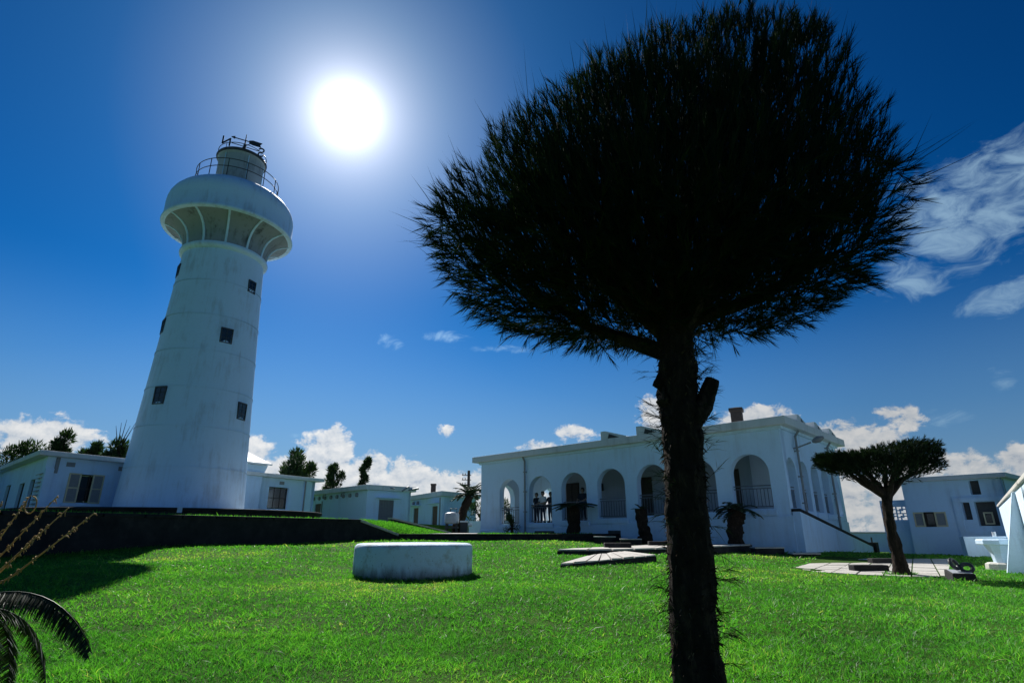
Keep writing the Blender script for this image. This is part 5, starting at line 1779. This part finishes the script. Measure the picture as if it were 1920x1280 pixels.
# ------------------------------------------------------------------ grass blades
def lawn_blades():
    Vs, Fs, Rs = [], [], []
    c = 0
    def zone(y0, y1, dens, L, W, xlim, seg2=True):
        nonlocal c
        w0 = xlim
        area_n = int(dens * (y1 - y0) * (w0 * (y0 + y1)))
        y = np.sqrt(rng.uniform(y0 ** 2, y1 ** 2, area_n))
        x = rng.uniform(-w0, w0, area_n) * y
        # keep off stonework
        wallx = np.interp(y, [3.2, 14, 19, 25, 28, 29], [-17.6, -12.07, -9.5, -6.4, -5.3, -5.3]) + .12
        k = (x > wallx)
        k &= ~((y > 27.3) & (x < 6))
        k &= (x - sx_) ** 2 + (y - sy_) ** 2 > (rs + .0) ** 2
        def outside(poly):
            P = [(p[0], p[1]) for p in poly]
            ins = np.zeros(len(x), bool)
            for i in range(len(P)):
                a, b = P[i], P[(i + 1) % len(P)]
                if a[1] == b[1]:
                    continue
                cr = ((a[1] > y) != (b[1] > y)) & (x < (b[0] - a[0]) * (y - a[1]) / (b[1] - a[1]) + a[0])
                ins ^= cr
            return ~ins
        k &= outside(from_poly) & outside(PF + PB[::-1]) & outside(RQ)
        # arcade, walls on the right
        rel = (x - corner.x) * an.x + (y - corner.y) * an.y
        rel2 = (x - corner.x) * rn.x + (y - corner.y) * rn.y
        k &= ~((rel < .1) & (rel2 < .5))
        k &= ((x - 19.4) * wn.x + (y - 23.6) * wn.y) > .1
        k &= (x - bx_) ** 2 + (y - by_) ** 2 > .03
        # patches with fewer blades
        bare = np.exp(-(((x + .75) / .8) ** 2 + ((y - 4.15) / .28) ** 2)) + .7 * np.exp(-(((x - .2) / .4) ** 2 + ((y - 4.2) / .25) ** 2)) + .9 * np.exp(-(((x + 3.1) / .6) ** 2 + ((y - 4.0) / .35) ** 2)) * .8
        k &= rng.uniform(0, 1, area_n) > bare * .75
        x, y = x[k], y[k]
        n = len(x)
        z = G(x, y)
        patch = .5 + .5 * np.sin(x * 1.7 + 1.3 * np.sin(y * .9)) * np.sin(y * 1.3 + np.sin(x * 1.1))
        patch2 = .5 + .5 * np.sin(x * 5.1 + 2 * np.sin(y * 3.7)) * np.sin(y * 4.3 + np.sin(x * 3.1))
        D = unit(np.stack([rng.normal(size=n) * .55, rng.normal(size=n) * .55, np.full(n, 1.0)], 1))
        bend = np.stack([rng.normal(size=n) * .45, rng.normal(size=n) * .45, -rng.uniform(.0, .5, n)], 1)
        ln_ = L * rng.uniform(.45, 1.15, n) * (.75 + .4 * patch2) * (1 + .8 * (rng.uniform(0, 1, n) > .985))
        worn = np.clip(np.sin(x * .47 + 1.1 * np.sin(y * .31 + .6)) * np.sin(y * .53 + .8 * np.sin(x * .37)) - .25, 0, 1)
        ln_ = ln_ * (1 - .35 * worn)
        def cell(sz, seed):
            # clumps: one random value per cell, cells jittered by a slow wave
            i = np.floor((x + .35 * sz * np.sin(y * 3.1 / sz)) / sz).astype(np.int64); j = np.floor((y + .35 * sz * np.sin(x * 2.7 / sz)) / sz).astype(np.int64)
            h_ = (i * 73856093) ^ (j * 19349663) ^ (seed * 83492791)
            return ((h_ % 10007) / 10007.0)
        ca, cb = cell(.10, 3), cell(.42, 7)
        ln_ = ln_ * (.55 + .75 * ca) * (.8 + .4 * cb)
        r_ = np.clip(-.20 + .24 * ca + .16 * cb + .48 * worn + .42 * rng.uniform(0, 1, n) + .28 * patch + .14 * patch2 + .35 * (rng.uniform(0, 1, n) > .95), 0, 1)
        V, F, r2 = strips(np.stack([x, y, z - .006], 1), D, ln_, W * rng.uniform(.7, 1.4, n), bend, r_)
        Vs.append(V); Fs.append(F + c); Rs.append(r2); c += len(V)
    zone(2.6, 6.0, 4300, .074, .0050, 1.02)
    zone(6.0, 11.0, 1500, .066, .0085, 1.0)
    zone(11.0, 18.0, 460, .075, .015, 1.0)
    zone(18.0, 29.0, 120, .085, .03, 1.0)
    # tufts: longer clumps in the open lawn, round the seat, the trunk and along the walls
    cs = []
    for _ in range(420):
        y = math.sqrt(rng.uniform(3.0 ** 2, 13.0 ** 2)); cs.append((rng.uniform(-.95, .95) * y, y, .13, 26, .13, .0055))
    for a in np.linspace(0, 2 * math.pi, 150):
        cs.append((sx_ + (rs + .02) * math.cos(a), sy_ + (rs + .02) * math.sin(a), .05, 14, .12, .009))
    for a in np.linspace(0, 2 * math.pi, 30):
        cs.append((bx_ + .22 * math.cos(a), by_ + .22 * math.sin(a), .05, 16, .12, .005))
        cs.append((qx + .3 * math.cos(a), qy + .3 * math.sin(a), .06, 10, .12, .012))
    for u in np.linspace(0, 1, 260):
        p = along([Vector(w_) for w_ in off(TW, .14)[1:] + [(-5.26, 27.9)]], u)
        cs.append((p.x + .03, p.y, .10, 10, .13, .016))
    X, Y, LL, WW = [], [], [], []
    for (x, y, sp, k, l, w) in cs:
        k = int(k)
        X.append(x + rng.normal(size=k) * sp * .5); Y.append(y + rng.normal(size=k) * sp * .5)
        LL.append(l * rng.uniform(.5, 1.15, k)); WW.append(np.full(k, w))
    X, Y, LL, WW = map(np.concatenate, (X, Y, LL, WW))
    ok = (X - sx_) ** 2 + (Y - sy_) ** 2 > (rs + .005) ** 2
    ok &= X > np.interp(Y, [3.2, 14, 19, 25, 28, 29], [-17.6, -12.07, -9.5, -6.4, -5.3, -5.3]) + .1
    X, Y, LL, WW = X[ok], Y[ok], LL[ok], WW[ok]
    n = len(X)
    D = unit(np.stack([rng.normal(size=n) * .45, rng.normal(size=n) * .45, np.ones(n)], 1))
    V, F, r2 = strips(np.stack([X, Y, G(X, Y) - .01], 1), D, LL, WW, np.stack([rng.normal(size=n) * .4, rng.normal(size=n) * .4, -rng.uniform(0, .5, n)], 1), np.clip(rng.uniform(0, .85, n) + .4 * (rng.uniform(0, 1, n) > .93), 0, 1))
    Vs.append(V); Fs.append(F + c); Rs.append(r2); c += len(V)
    V = np.concatenate(Vs); F = np.concatenate(Fs); r_ = np.concatenate(Rs)
    print('grass triangles', len(F))
    o = np_mesh('grass', V, F, r_, M['grass'], kind='stuff')
    o['label'] = 'short bright green lawn grass'
    o['category'] = 'grass'


lawn_blades()


def fringe():
    """grass on the edge of the terrace, the bank and the forecourt"""
    P = []
    for (a, b) in zip(TW, TW[1:]):
        n = 5000
        u = rng.uniform(0, 1, n); t_ = rng.uniform(.4, 2.6, n)
        P.append(np.stack([a[0] + (b[0] - a[0]) * u - .89 * t_, a[1] + (b[1] - a[1]) * u + .46 * t_, np.full(n, 1.42)], 1))
    n = 9000
    u = rng.uniform(0, 1, n)[:, None]; v = rng.uniform(0, 1, n)[:, None]
    A_, B_, C_, D_ = [np.array(q_) for q_ in (BKA, BKB, BKC, BKD)]
    P.append((A_ * (1 - u) + B_ * u) * (1 - v) + (C_ * (1 - u) + D_ * u) * v)
    n = 5000
    y = rng.uniform(28.4, 34, n); x = rng.uniform(-5.0, 4.0, n)
    k = ~((x > -3.95) & (x < -1.65)) & (((x - left_end.x) * an.x + (y - left_end.y) * an.y) > .2)
    P.append(np.stack([x[k], y[k], np.full(k.sum(), .83)], 1))
    P = np.concatenate(P); n = len(P)
    D_ = unit(np.stack([rng.normal(size=n) * .5, rng.normal(size=n) * .5, np.ones(n)], 1))
    V, F, r_ = strips(P, D_, .10 * rng.uniform(.5, 1.2, n), np.full(n, .026), rng.normal(size=(n, 3)) * .3, np.clip(.2 + .6 * rng.uniform(0, 1, n), 0, 1))
    o = np_mesh('grass', V, F, r_, M['grass'], kind='stuff')
    o['label'] = 'green grass on the terrace edge, the bank and the forecourt'
    o['category'] = 'grass'


fringe()
